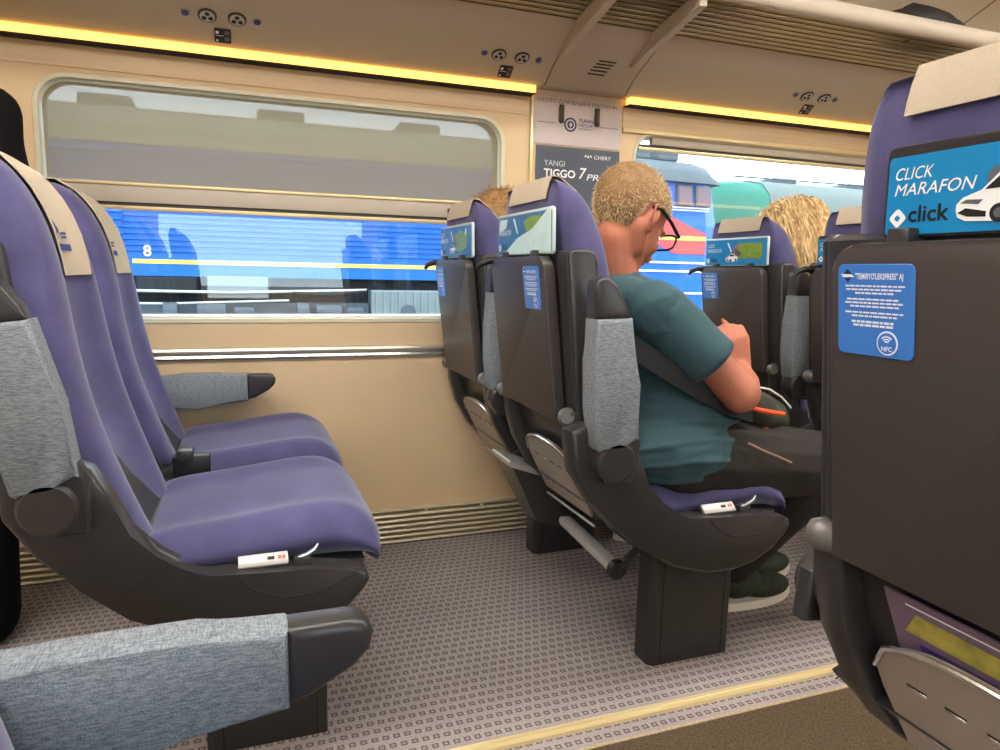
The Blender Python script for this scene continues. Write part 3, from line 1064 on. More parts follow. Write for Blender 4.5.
def pan_mesh():
    bm = bmesh.new()
    poly = [(0.70, 0.405), (0.765, 0.345), (0.84, 0.296), (0.93, 0.270), (1.00, 0.268), (1.06, 0.281), (1.11, 0.308), (1.140, 0.340), (1.150, 0.375), (0.85, 0.385), (0.78, 0.43)]
    add_prism(bm, poly, -0.225, 0.232, plane='xz', bevel=0.010, seg=2)
    return bm_mesh(bm, 'seat_pan', 40)

TA, TB = Vector((0.583, 0, 0.940)), Vector((0.622, 0, 0.600))          # tray centre line, top and bottom
TU = (TA - TB).normalized()
LA, LB = Vector((0.634, 0, 0.600)), Vector((0.745, 0, 0.352))          # lower back, below the tray
LU = (LA - LB).normalized()

def shell_mesh():
    """moulded back shell: solid behind tray, two side frames and a recessed wall below"""
    bm = bmesh.new()
    up = [(0.602, 0.945), (0.640, 0.590), (0.672, 0.590), (0.662, 0.700), (0.652, 0.850), (0.640, 0.945), (0.630, 0.952), (0.615, 0.952)]
    add_prism(bm, up, -0.200, 0.200, plane='xz', bevel=0.010, seg=3)
    for s in (-1, 1):
        wing = [(0.606, 0.945), (0.642, 0.590), (0.720, 0.575), (0.696, 0.680), (0.676, 0.800), (0.670, 0.930), (0.663, 0.948), (0.650, 0.953), (0.615, 0.953)]
        add_prism(bm, wing, s * 0.188, s * 0.209, plane='xz', bevel=0.007, seg=3)
    lowr = [(0.666, 0.60), (0.690, 0.52), (0.735, 0.43), (0.790, 0.36), (0.80, 0.42), (0.76, 0.50), (0.72, 0.60)]
    add_prism(bm, lowr, -0.17, 0.17, plane='xz')
    for s in (-1, 1):
        fr_ = [(0.622, 0.625), (0.628, 0.560), (0.648, 0.490), (0.690, 0.415), (0.745, 0.352), (0.79, 0.315), (0.81, 0.36), (0.775, 0.44), (0.735, 0.52), (0.71, 0.625)]
        add_prism(bm, fr_, s * 0.202, s * 0.158, plane='xz', bevel=0.006)
    return bm_mesh(bm, 'back_shell', 45)

def recess_mesh():
    bm = bmesh.new()
    add_prism(bm, [(0.650, 0.598), (0.672, 0.52), (0.715, 0.44), (0.765, 0.365), (0.775, 0.37), (0.725, 0.445), (0.682, 0.525), (0.660, 0.60)], -0.159, 0.159, plane='xz')
    return bm_mesh(bm, 'recess_wall', 40)

def tray_mesh():
    bm = bmesh.new()
    L = (TA - TB).length
    F = frame(TB, (0, -1, 0), TU)
    add_prism(bm, rrect(-0.1575, 0.1575, 0.0, L, 0.030, 6, (0, 0, 1, 1)), -0.012, 0.013, plane='xy', bevel=0.004, seg=2)
    for v in bm.verts: v.co = F @ v.co
    return bm_mesh(bm, 'tray_table', 35)

def pocket_mesh():
    """perforated magazine pocket plate with an arched top edge"""
    bm = bmesh.new()
    F = frame(LB + Vector((-0.012, 0, -0.004)), (0, -1, 0), LU)
    pl = [(-0.125, 0.02), (0.125, 0.02), (0.140, 0.10)]
    for k in range(13):
        e = 1 - 2 * k / 12
        pl.append((0.143 * e, 0.130 + 0.062 * math.sqrt(max(0.0, 1 - abs(e) ** 2.4))))
    pl.append((-0.140, 0.10))
    add_prism(bm, pl, -0.004, 0.004, plane='xy', bevel=0.0015, seg=1)
    for v in bm.verts: v.co = F @ v.co
    return bm_mesh(bm, 'pocket_plate', 30), F

def arm_polys():
    pad = [(0.040, -0.048), (0.15, -0.046), (0.280, -0.030), (0.280, 0.048), (0.20, 0.051), (0.10, 0.050), (0.03, 0.044), (0.022, 0.036), (0.030, 0.020), (0.040, -0.01)]
    cap = [(0.278, -0.028), (0.300, -0.022), (0.340, 0.000), (0.356, 0.016), (0.359, 0.032), (0.350, 0.045), (0.335, 0.048), (0.278, 0.048)]
    core = [(-0.05, -0.045), (0.03, -0.058), (0.06, -0.05), (0.06, 0.03), (0.0, 0.045), (-0.045, 0.02)]
    return pad, cap, core

def armrest(root, px, pz, y0, y1, ang, back=0.0):
    """armrest of pad, end cap and hub, turned about its hub: ang 0 = lowered, 90 = raised"""
    pad, cap, core = arm_polys()
    pad = [(x - (back if x < 0.05 else 0.0), z) for x, z in pad]
    Mx = Matrix.Translation((px, 0, pz)) @ Matrix.Rotation(-R(ang), 4, 'Y')
    def mk(name, poly, a, b, bev, mt, par, hub=False):
        bm = bmesh.new()
        add_prism(bm, poly, a, b, plane='xz', bevel=bev, seg=3)
        for v in bm.verts: v.co = Mx @ v.co
        return part(name, bm, mt, par, 50)
    ym = (y0 + y1) / 2
    arm = mk('armrest', core, y0 + 0.010, y1 - 0.010, 0.008, 'shell', root)
    mk('pad', pad, y0, y1, 0.011, 'denim', arm)
    mk('end_cap', cap, y0 + 0.004, y1 - 0.004, 0.010, 'shell', arm)
    bm = bmesh.new()
    add_disc(bm, (px, ym, pz), (0, 1, 0), 0.042, (y1 - y0) * 1.0, 36, 0.006)
    part('hub', bm, 'shell', arm, 40)
    return arm

def print_click(p, F, W, H, lift, quality=2):
    """blue advert: two lines of white italic lettering, logo and name, white car"""
    lettering('CLICK', 0.0185 * H / 0.084, 'ad_white', p, F, -W / 2 + 0.008, H - 0.025 * H / 0.084, lift, shear=0.25, width=0.039)
    lettering('MARAFON', 0.0185 * H / 0.084, 'ad_white', p, F, -W / 2 + 0.008, H - 0.042 * H / 0.084, lift, shear=0.25, width=0.080)
    lettering('click', 0.021, 'ad_black', p, F, -W / 2 + 0.0245, 0.0115, lift, bold=0.02, width=0.041)
    flat('logo', [rrect(-0.0068, 0.0068, -0.0068, 0.0068, 0.003, 4)], 'ad_white', p, F @ Matrix.Translation((-W / 2 + 0.0135, 0.0155, 0)) @ Matrix.Rotation(R(45), 4, 'Z'), lift)
    flat('logo', [rrect(-0.0024, 0.0024, -0.0024, 0.0024, 0.001, 3)], 'ad_blue', p, F @ Matrix.Translation((-W / 2 + 0.0135, 0.0155, 0)) @ Matrix.Rotation(R(45), 4, 'Z'), lift + 0.0005)

def print_car(p, F, x, y, s, lift):
    body = [(0, 0.10), (0.02, 0.04), (0.10, 0.0), (0.55, -0.02), (0.98, 0.03), (1.0, 0.16), (0.96, 0.26), (0.80, 0.30), (0.66, 0.42), (0.40, 0.43), (0.24, 0.28), (0.06, 0.22), (0.0, 0.16)]
    T = F @ Matrix.Translation((x, y, 0)) @ Matrix.Scale(s, 4)
    def f(polys, mt, l):
        for q in polys:
            flat('car_print', [[(a * s, b * s) for a, b in q]], mt, p, F @ Matrix.Translation((x, y, 0)), l)
    f([[(q[0] + 0.28, q[1] * 0.9 + 0.28) for q in body]], 'ad_grey', lift)
    f([[(q[0] * 0.6 + 0.62, q[1] * 0.7 + 0.58) for q in body]], 'ad_red', lift - 0.0002)
    f([body], 'ad_white', lift + 0.0004)
    f([[(0.27, 0.28), (0.41, 0.40), (0.64, 0.39), (0.76, 0.29)]], 'ad_black', lift + 0.0008)
    f([[(0.02, 0.08), (0.12, 0.04), (0.30, 0.03), (0.30, 0.08), (0.10, 0.12)]], 'ad_black', lift + 0.0008)
    f([[(0.04, 0.17), (0.22, 0.15), (0.26, 0.19), (0.10, 0.20)]], 'ad_grey', lift + 0.0008)
    f([circle(0.42, 0.06, 0.085, 16), circle(0.86, 0.09, 0.075, 16)], 'ad_black', lift + 0.0008)
    f([circle(0.42, 0.06, 0.045, 12), circle(0.86, 0.09, 0.04, 12)], 'ad_grey', lift + 0.0012)

def sticker(root, u0, full=True):
    """blue information sticker on the tray, u0 = its left edge across the tray"""
    F = frame(TB, (0, -1, 0), TU) @ Matrix.Translation((u0, 0.233, 0.013))
    W, H = 0.088, 0.090
    bm = bmesh.new(); add_prism(bm, rrect(0, W, 0, H, 0.007, 4), 0.0, 0.0016, plane='xy', bevel=0.0006, seg=1)
    for v in bm.verts: v.co = F @ v.co
    s = part('sticker', bm, 'sticker', root)
    s['label'] = 'blue rounded information sticker with white print'
    l = 0.0019
    lettering('"TEMIRYO\'LEKSPRESS" AJ', 0.008, 'sticker_print', s, F, 0.022, H - 0.0145, l, bold=0.02, width=0.054)
    flat('logo', [[(0.006, H - 0.011), (0.0125, H - 0.0045), (0.019, H - 0.011), (0.0125, H - 0.0175)]], 'sticker_dark', s, F, 0.0017)
    flat('logo', [[(0.0045, H - 0.0095), (0.018, H - 0.010), (0.021, H - 0.0125), (0.008, H - 0.013)]], 'sticker_print', s, F, l + 0.0004)
    rr = random.Random(3)
    rows = []
    for (v, ind, h_) in ((0.068, 0.010, 0.0016), (0.0645, 0.011, 0.0016), (0.061, 0.022, 0.0016), (0.055, 0.012, 0.0016), (0.0515, 0.010, 0.0016), (0.048, 0.016, 0.0016), (0.042, 0.010, 0.0016), (0.0385, 0.018, 0.0016), (0.0325, 0.018, 0.0022), (0.029, 0.020, 0.0022)):
        x = ind
        while x < W - ind - 0.004:
            wl = rr.uniform(0.003, 0.008)
            rows.append([(x, v), (min(x + wl, W - ind), v), (min(x + wl, W - ind), v + h_), (x, v + h_)])
            x += wl + 0.0012
    flat('print', rows, 'sticker_print', s, F, l, 0.0002)
    c = (0.060, 0.0145)
    flat('emblem', [circle(c[0], c[1], 0.0118, 28)], 'sticker_print', s, F, l)
    flat('emblem', [circle(c[0], c[1], 0.0102, 28)], 'sticker', s, F, l + 0.0004)
    arcs = []
    for (ra, rb) in ((0.0022, 0.0034), (0.0046, 0.0058), (0.0070, 0.0082)):
        q = [(c[0] + rb * math.cos(R(a)), c[1] - 0.001 + rb * math.sin(R(a))) for a in range(45, 136, 15)]
        q += [(c[0] + ra * math.cos(R(a)), c[1] - 0.001 + ra * math.sin(R(a))) for a in range(135, 44, -15)]
        arcs.append(q)
    flat('emblem', arcs, 'sticker_print', s, F, l + 0.0008)
    lettering('NFC', 0.0062, 'sticker_print', s, F, c[0], c[1] - 0.0075, l + 0.0010, align='CENTER', bold=0.03)
    return s

AD_B, AD_T = Vector((0.590, 0, 0.947)), Vector((0.588, 0, 1.033))
def advert(root, style, shift=0.0):
    W = 0.312
    H = (AD_T - AD_B).length
    F = frame(AD_B + Vector((0, -shift, 0)), (0, -1, 0), AD_T - AD_B)
    bm = bmesh.new(); add_prism(bm, rrect(-W / 2 - 0.004, W / 2 + 0.004, -0.003, H + (0.006 if style != 'click' else -0.004), 0.008, 4), -0.008, 0.0, plane='xy', bevel=0.002, seg=2)
    for v in bm.verts: v.co = F @ v.co
    p = part('advert_panel', bm, 'ad_frame' if style == 'click' else 'acrylic_edge', root)
    l = 0.0012
    base = {'click': 'ad_blue', 'click_map': 'ad_blue', 'map': 'ad_blue_dark', 'peeled': 'ad_blue_dark'}[style]
    if style == 'click': H -= 0.014
    flat('print', [rrect(-W / 2, W / 2, 0.0, H, 0.004, 3)], base, p, F, 0.0, 0.0008)
    if style == 'click':
        p['label'] = 'bright blue advert panel with white lettering and a white car'
        print_click(p, F, W, H, l)
        print_car(p, F, -0.084, 0.009, 0.090, l)
    elif style == 'click_map':
        p['label'] = 'blue advert panel with a green rectangle and a white car'
        print_click(p, F, W, H, l)
        print_car(p, F, -0.045, 0.012, 0.062, l)
        flat('print', [rrect(0.015, 0.135, 0.022, 0.072, 0.006, 3)], 'ad_green', p, F, l)
        flat('print', [[(-0.04, 0.074), (-0.02, 0.045), (-0.015, 0.045), (-0.034, 0.076)]], 'ad_white', p, F, l)
    elif style == 'map':
        p['label'] = 'blue advert panel with green patches and small white print'
        print_click(p, F, W, H, l)
        print_car(p, F, -0.05, 0.012, 0.055, l)
        flat('print', [[(0.005, 0.02), (0.06, 0.012), (0.12, 0.028), (0.125, 0.066), (0.05, 0.074), (0.01, 0.064)]], 'ad_green', p, F, l)
        flat('print', [[(-0.04, 0.074), (-0.02, 0.045), (-0.015, 0.045), (-0.034, 0.076)], [(0.10, 0.060), (0.112, 0.058), (0.118, 0.074), (0.106, 0.078)]], 'ad_white', p, F, l + 0.0004)
    else:
        p['label'] = 'blue advert panel with a pale torn lower half'
        print_click(p, F, W, H, l)
        flat('print', [[(0.02, 0.048), (0.09, 0.052), (0.135, 0.074), (0.06, 0.080), (0.01, 0.070)]], 'ad_green', p, F, l)
        flat('print', [[(-0.055, 0.078), (-0.03, 0.045), (-0.024, 0.045), (-0.046, 0.080)], [(-0.145, 0.052), (-0.10, 0.060), (-0.09, 0.080), (-0.14, 0.080)]], 'ad_pale', p, F, l + 0.0003)
        pl = [(-0.112, 0.0), (W / 2, 0.0), (W / 2, H), (W / 2 - 0.018, H), (0.06, 0.052), (-0.03, 0.034), (-0.085, 0.012)]
        flat('torn_sheet', [pl], 'ad_pale', p, F, l + 0.0006, 0.001)
    return p

def make_seat(label, group, xo, yc, flip=False, arms=(), ad=None, stick=None, pedestal=(-0.167, -0.105), footrest=False, side=True, front_print=False, back=True, recline=0.0, cush=1.0, ad_shift=0.0):
    """flip puts the aisle side at +y"""
    root = empty('train_seat', (xo, yc, 0))
    set_props(root, label, 'seat', group)
    fl = -1 if flip else 1
    def mirror(me):
        bm = bmesh.new(); bm.from_mesh(me)
        return bm_mesh(bm, me.name, 45, flip=True)
    def add(name, fn, mt, par=root, sided=False):
        me = cached(name, fn)
        if sided and flip:
            me = cached(name + '_m', lambda: mirror(me))
        return link(name, me, par, mt)
    def bx(name, x0, x1, y0, y1, z0, z1, mt, bev=0.003, par=root):
        bm = bmesh.new(); add_box(bm, x0, x1, min(fl * y0, fl * y1), max(fl * y0, fl * y1), z0, z1, bev)
        return part(name, bm, mt, par)
    # pedestal with its two grooves
    y0, y1 = pedestal
    bm = bmesh.new()
    q = [(0.864, y1 * fl), (0.864, (y0 + 0.012) * fl), (0.876, y0 * fl), (1.080, y0 * fl), (1.084, (y0 + 0.004) * fl), (1.084, y1 * fl)]
    add_prism(bm, q, 0.0, 0.300, plane='xy', bevel=0.002, seg=1)
    ped = part('pedestal', bm, 'pedestal', root, 25)
    for gx in (1.064, 0.893):
        bx('groove', gx - 0.0012, gx + 0.0012, y0 - 0.0006, y0 + 0.01, 0.004, 0.272, 'groove', 0, ped)
    bx('crossbeam', 0.93, 1.03, -0.15, 0.27 if side else 0.20, 0.255, 0.300, 'black_plastic')
    add('seat_pan', pan_mesh, 'shell')
    cu = add('seat_cushion', cushion_mesh, 'velvet')
    cu.scale = (1, cush, 1)
    add('backrest', backrest_mesh, 'velvet')
    cov = add('headrest_cover', headcover_mesh, 'cloth')
    cov['label'] = 'beige cloth headrest cover'
    if front_print:
        zz = [(0.957, 0.963), (0.948, 0.953)]
        F2 = frame((front_x(0.955) + 0.0075, 0, 0.955), (0, 1, 0), (front_x(0.99) - front_x(0.92), 0, 0.07))
        n_before = set(cov.children)
        flat('emblem', [[(-0.006, 0.006), (0.004, 0.004), (0.010, 0.012), (-0.004, 0.026), (-0.010, 0.030)], [(-0.048, 0.004), (-0.012, 0.002), (-0.012, 0.007), (-0.044, 0.010)], [(0.012, 0.003), (0.046, 0.004), (0.042, 0.009), (0.014, 0.007)], [(-0.044, -0.003), (-0.014, -0.004), (-0.014, -0.001), (-0.040, 0.001)], [(0.014, -0.004), (0.044, -0.003), (0.040, 0.001), (0.014, -0.001)]], 'cloth_print', cov, F2, 0.001)
        rr = random.Random(9)
        bars, x = [], -0.052
        while x < 0.050:
            wl = rr.uniform(0.003, 0.006)
            bars.append([(x, -0.026), (x + wl, -0.026), (x + wl, -0.014), (x, -0.014)])
            x += wl + 0.0012
        flat('print', bars, 'cloth_print', cov, F2, 0.001)
        for ch in cov.children:                       # lay the print onto the curved cloth
            zmin = min(v.co.z for v in ch.data.vertices)
            xs_ = [(F2.inverted() @ v.co).z for v in ch.data.vertices]
            for v, h_ in zip(ch.data.vertices, xs_):
                v.co.x = front_x(v.co.z, v.co.y) + 0.0085 + h_
    add('back_shell', shell_mesh, 'shell')
    add('recess_wall', recess_mesh, 'shell')
    if back:
        add('tray_table', tray_mesh, 'tray')
        pk_me, Fk = cached('pocket', pocket_mesh)
        pk = link('pocket_plate', pk_me, root, 'pocket_plate')
        pk['label'] = 'grey metal pocket plate with short slots and a bright rim'
        bm = bmesh.new()
        rim = []
        for k in range(15):
            e = 1 - 2 * k / 14
            rim.append(Fk @ Vector((0.143 * e, 0.130 + 0.062 * math.sqrt(max(0.0, 1 - abs(e) ** 2.4)), 0.004)))
        add_tube(bm, rim, 0.0036, 8)
        part('rim', bm, 'chrome', pk)
        for (v, us) in ((0.125, (-0.09, -0.045, 0.0, 0.045, 0.09)), (0.060, (-0.08, -0.04, 0.0, 0.04, 0.08))):
            for u in us:
                bm = bmesh.new(); add_box(bm, u - 0.012, u + 0.012, v - 0.0022, v + 0.0022, 0.0030, 0.0048, 0.0006)
                for vv in bm.verts: vv.co = Fk @ vv.co
                part('slot', bm, 'chrome', pk)
                bm = bmesh.new(); add_box(bm, u - 0.012, u + 0.012, v + 0.0022, v + 0.0052, 0.0030, 0.0044)
                for vv in bm.verts: vv.co = Fk @ vv.co
                part('slot', bm, 'groove', pk, None)
        # lower rim bar
        bm = bmesh.new(); add_tube(bm, [Fk @ Vector((-0.13, 0.0, 0.006)), Fk @ Vector((0.13, 0.0, 0.006))], 0.003, 6)
        part('bar', bm, 'metal_grey', root)
        # tray latch, hinge knobs, coat hooks
        for u in (-0.09, 0.085):
            bx('latch', 0.576, 0.600, -u - 0.012, -u + 0.012, 0.928, 0.953, 'shell', 0.003)
        for s in (-1, 1):
            bm = bmesh.new()
            add_tube(bm, [(0.632, s * 0.150, 0.606), (0.628, s * 0.172, 0.610), (0.622, s * 0.188, 0.613), (0.618, s * 0.198, 0.614)], [0.010, 0.017, 0.020, 0.014], 16)
            part('hinge_knob', bm, 'knob', root, 40)
        bm = bmesh.new()
        hy = 0.186 * fl
        add_tube(bm, [(0.606, hy, 0.930), (0.580, hy + 0.004 * fl, 0.934), (0.556, hy + 0.010 * fl, 0.925), (0.550, hy + 0.014 * fl, 0.912)], [0.010, 0.009, 0.008, 0.005], 10)
        part('coat_hook', bm, 'black_plastic', root, 40)
    if side:
        SY = -0.248 if flip else -0.272
        if flip:
            link('side_skirt', cached('skirt_near', lambda: mirror(skirt_mesh(True))), root, 'shell')
        else:
            add('side_skirt', skirt_mesh, 'shell')
        # seam of the skirt, socket plate, recline lever
        bm = bmesh.new()
        add_tube(bm, [(0.93 + 0.0, fl * (SY - 0.0002), 0.388), (0.955, fl * (SY - 0.0004), 0.362), (1.0, fl * (SY - 0.0004), 0.342), (1.06, fl * (SY - 0.0004), 0.343), (1.105, fl * (SY - 0.0002), 0.360), (1.128, fl * (SY + 0.0002), 0.372)], 0.0012, 5)
        part('seam', bm, 'groove', root, None)
        bm = bmesh.new()
        add_tube(bm, [(0.735, fl * (SY - 0.0002), 0.372), (0.78, fl * (SY - 0.0004), 0.395), (0.826, fl * (SY - 0.0002), 0.424)], 0.001, 5)
        part('seam', bm, 'groove', root, None)
        Fs = frame((0.930, fl * (SY + 0.026), 0.3935), (1, 0, 0.01), (0, 0.75 * fl, 0.66) if not flip else (0, -0.75, 0.66))
        sock = bmesh.new()
        add_box(sock, 0.0, 0.083, -0.004 * 1, 0.020, -0.004, 0.006, 0.002)
        for v in sock.verts: v.co = Fs @ v.co
        sk = part('socket_plate', sock, 'metal_grey', root)
        for (a_, b_, mt_) in ((0.048, 0.060, 'groove'), (0.066, 0.071, 'cord_orange'), (0.073, 0.078, 'cord_orange')):
            bm = bmesh.new(); add_box(bm, a_, b_, 0.006, 0.012, 0.0055 if not flip else -0.0045, 0.0066 if not flip else -0.0034)
            for v in bm.verts: v.co = Fs @ v.co
            part('port', bm, mt_, sk, None)
        bm = bmesh.new()
        add_box(bm, 1.022, 1.052, fl * (SY + 0.032) - 0.012, fl * (SY + 0.032) + 0.012, 0.380, 0.402, 0.003)
        lv = part('lever_mount', bm, 'shell', root)
        bm = bmesh.new()
        add_tube(bm, [(1.030, fl * (SY + 0.028), 0.400), (1.046, fl * (SY + 0.025), 0.406), (1.058, fl * (SY + 0.023), 0.414), (1.064, fl * (SY + 0.022), 0.424)], [0.0035, 0.004, 0.004, 0.0025], 8)
        part('lever', bm, 'chrome', lv)
    for (y0_, y1_, ang, dz, dx) in arms:
        armrest(root, 0.679 + dx, 0.544 + dz, min(fl * y0_, fl * y1_), max(fl * y0_, fl * y1_), ang, 0.085 if (flip and not back) else 0.0)
    if ad:
        advert(root, ad, ad_shift)
    if stick is not None:
        sticker(root, stick)
    if footrest:
        bm = bmesh.new()
        add_box(bm, 0.762, 0.796, -0.135, 0.075, 0.236, 0.256, 0.006)
        for v in bm.verts:
            t = (v.co.y + 0.135) / 0.27
            v.co.x -= 0.035 * t
            v.co.z += 0.055 * t
        fr_ = part('footrest', bm, 'metal_grey', root)
        for s in (-1, 1):
            bm = bmesh.new(); add_disc(bm, (0.783 - (0.026 if s > 0 else 0), -0.142 if s < 0 else 0.082, 0.242 + (0.045 if s > 0 else 0)), (0, 1, 0), 0.024 if s < 0 else 0.012, 0.018, 24, 0.004)
            part('end_disc', bm, 'black_plastic', fr_)
            bm = bmesh.new(); add_tube(bm, [(0.783 - (0.026 if s > 0 else 0), -0.142 if s < 0 else 0.082, 0.242 + (0.045 if s > 0 else 0)), (0.85, -0.145 if s < 0 else 0.09, 0.30)], 0.010, 8)
            part('footrest_arm', bm, 'black_plastic', fr_)
    if recline:
        PV = Vector((0.80, 0, 0.42))
        Mr = Matrix.Translation(PV) @ Matrix.Rotation(-R(recline), 4, 'Y') @ Matrix.Translation(-PV)
        for ch in root.children:
            if ch.name.split('.')[0] in ('backrest', 'headrest_cover', 'back_shell', 'recess_wall', 'armrest'):
                if ch.name.startswith('armrest'): continue
                ch.matrix_local = Matrix.Translation((-0.020, 0, 0.006)) @ Mr
    return root

YA, YW = 1.467, 1.994           # far side: aisle and window seat
NA = 0.413                      # near side: aisle seat
P = 0.95
P2 = 0.99
MID = (0.236, 0.291)            # middle armrest
OUT_N = (-0.262, -0.212)
OUT = (-0.312, -0.256)          # aisle armrest
g1 = 'purple seats across the aisle'
RAISED = (92, 0.0, -0.004)
def A(yy, st=RAISED): return (yy[0], yy[1]) + st
# the row facing the open floor: nobody sits there
make_seat('empty purple aisle seat with raised armrest, row nobody sits in', g1, -P, YA, arms=[A(OUT, (97, 0.0, -0.008))], back=False, front_print=True, recline=4.0)
s0 = make_seat('empty purple window seat beside the wall, its wall armrest lowered', g1, -P, YW, arms=[(0.150, 0.196, 0, 0.004, 0.0)], back=False, side=False, front_print=True, pedestal=(-0.004, 0.058), recline=4.0)
bm = bmesh.new(); add_box(bm, 0.79, 0.87, -0.292, -0.252, 0.40, 0.475, 0.006)
part('hinge_bracket', bm, 'black_plastic', s0)
bm = bmesh.new(); add_box(bm, 0.80, 0.835, -0.30, -0.246, 0.462, 0.49, 0.006)
part('hinge_cap', bm, 'shell', s0)
# the row with the man
make_seat('purple aisle seat in which the man in the teal shirt sits', g1, 0, YA, arms=[A(OUT), A(MID, (90, 0.03, -0.03))], ad='peeled', stick=0.046, footrest=True)
make_seat('purple window seat by the wall, beside the seated man', g1, 0, YW, ad='map', stick=-0.150, side=False, pedestal=(-0.004, 0.058))
# the row in front of him
make_seat('purple aisle seat with blue advert, directly ahead of the man', g1, P2, YA, arms=[A(MID, (90, 0.03, -0.03))], ad='click', stick=0.046)
make_seat('purple window seat of the curly blond passenger', g1, P2, YW, ad='click_map', stick=-0.150, side=False, pedestal=(-0.004, 0.058))
# near side
sr = make_seat('large dark seat back with bright blue car advert across the aisle from the man', 'purple seats on the near side of the aisle', 0, NA, flip=True, arms=[A(OUT_N, (0, -0.02, 0.02))], ad='click', stick=-0.146, ad_shift=0.046)
sc = make_seat('purple seat on the near side whose blue grey armrest reaches forward', 'purple seats on the near side of the aisle', -P, NA, flip=True, arms=[A(OUT_N, (0, -0.018, 0.022))], back=False, cush=0.72, side=False)

# leaflet in the pocket of the near seat
F = frame(LB + Vector((-0.004, 0, 0.0)), (0, -1, 0), LU)
F = Matrix.Translation((0, NA, 0)) @ F
bm = bmesh.new(); add_box(bm, -0.115, 0.13, 0.05, 0.245, -0.0045, -0.002)
for v in bm.verts: v.co = F @ v.co
lf = part('leaflet', bm, 'leaflet', None, None)
set_props(lf, 'purple leaflet with yellow landscape tucked into the seat back pocket', 'leaflet')
flat('print', [[(-0.10, 0.195), (0.13, 0.195), (0.13, 0.222), (-0.08, 0.226)]], 'leaflet_yellow', lf, F, -0.0019)
flat('print', [[(-0.085, 0.150), (0.13, 0.150), (0.13, 0.185), (-0.085, 0.185)]], 'leaflet_purple', lf, F, -0.0019)
flat('print', [[(-0.075, 0.172), (0.02, 0.172), (0.02, 0.174), (-0.075, 0.174)], [(-0.075, 0.164), (0.05, 0.164), (0.05, 0.166), (-0.075, 0.166)], [(-0.09, 0.235), (0.06, 0.235), (0.06, 0.237), (-0.09, 0.237)]], 'ad_white', lf, F, -0.0014)

# waste bin between the two seats of the man's row
wb = empty('waste_bin', (0.722, 1.70, 0.288))
set_props(wb, 'small dark waste bin with silver lid hanging between two seat backs', 'bin')
bm = bmesh.new()
def bring(x, z, hx, hy):
    return [(x + a * hx, b * hy, z + a * hx * -0.35) for a, b in ((-1, -1), (1, -1), (1, 1), (-1, 1))]
rings = [bring(0.045, -0.055, 0.045, 0.052), bring(0.005, 0.04, 0.052, 0.062), bring(-0.02, 0.098, 0.058, 0.066)]
add_loft(bm, rings)
part('bin_body', bm, 'shell', wb, 20)
bm = bmesh.new()
rings = [bring(-0.022, 0.099, 0.064, 0.069), bring(-0.024, 0.112, 0.064, 0.069), bring(-0.026, 0.117, 0.058, 0.062)]
add_loft(bm, rings)
part('lid', bm, 'metal_grey', wb, 20)
# ------------------------------------------------------------------ outside the windows
bm = bmesh.new(); add_box(bm, -40, 60, -60, 60, -0.75, -0.65)
o = part('ground', bm, 'ballast', None, None); set_props(o, 'grey ballast ground of the rail yard', None, None, 'structure')

# blue passenger coach on a neighbouring track
coach = empty('passenger_coach', (1.0, 10.0, -0.65))
set_props(coach, 'blue ribbed passenger coach with a yellow stripe outside the window', 'train')
def ct(name, bm, mt, smooth=None, par=None):
    for v in bm.verts: v.co -= Vector((1.0, 10.0, -0.65))
    return part(name, bm, mt, par or coach, smooth)
CX0, CX1, CY = -14.0, 5.4, 10.0
bm = bmesh.new()
prof = [(CY + 0.05, 0.775), (CY, 0.78), (CY, 1.05)]
z = 1.05
while z < 2.3:
    prof += [(CY, z + 0.030), (CY - 0.030, z + 0.040), (CY - 0.030, z + 0.062), (CY, z + 0.072)]
    z += 0.072
prof += [(CY, 2.42), (CY + 0.10, 2.62), (CY + 0.45, 2.88), (CY + 1.4, 2.98), (CY + 2.8, 2.60), (CY + 2.8, 0.775)]
add_prism(bm, prof, -1.37, CX1, plane='yz'); ct('body', bm, 'coach_blue')
bm = bmesh.new()
prof = [(CY + 0.05, 0.775), (CY - 0.01, 0.78)]
z = 0.80
while z < 2.3:
    prof += [(CY - 0.01, z + 0.030), (CY - 0.05, z + 0.040), (CY - 0.05, z + 0.065), (CY - 0.01, z + 0.078)]
    z += 0.090
prof += [(CY, 2.42), (CY + 0.10, 2.62), (CY + 0.45, 2.88), (CY + 1.4, 2.98), (CY + 2.8, 2.60), (CY + 2.8, 0.775)]
add_prism(bm, prof, CX0, -1.37, plane='yz'); ct('ribbed_end', bm, 'coach_blue')
bm = bmesh.new(); add_box(bm, -1.28, CX1, CY - 0.012, CY, 0.935, 0.990); ct('stripe', bm, 'coach_yellow')
bm = bmesh.new()
pr_ = [(CY - 0.02, 2.40), (CY + 0.09, 2.64), (CY + 0.44, 2.91), (CY + 1.4, 3.01), (CY + 1.4, 2.94), (CY + 0.44, 2.84), (CY + 0.12, 2.58)]
add_prism(bm, pr_, CX0, CX1, plane='yz'); ct('roof', bm, 'coach_roof')
for xv in (-7.5, -4.0, -1.6, 0.6, 2.6, 4.4):
    bm = bmesh.new(); add_box(bm, xv - 0.32, xv + 0.32, CY + 0.7, CY + 1.3, 2.92, 3.11, 0.05); ct('roof_vent', bm, 'coach_roof')
for xw in (-10.0, -7.6, -5.2):
    bm = bmesh.new(); add_box(bm, xw - 0.55, xw + 0.55, CY - 0.055, CY + 0.02, 1.5, 2.25, 0.03); wd = ct('coach_window', bm, 'underframe_dark')
for xw in ():
    bm = bmesh.new(); add_box(bm, xw - 0.55, xw + 0.55, CY - 0.040, CY + 0.02, 1.66, 2.28, 0.03); wd = ct('coach_window', bm, 'underframe_dark')
Fc = frame((0.12 - 1.0, 0 - 0.006, 0.65), (1, 0, 0), (0, 0, 1))
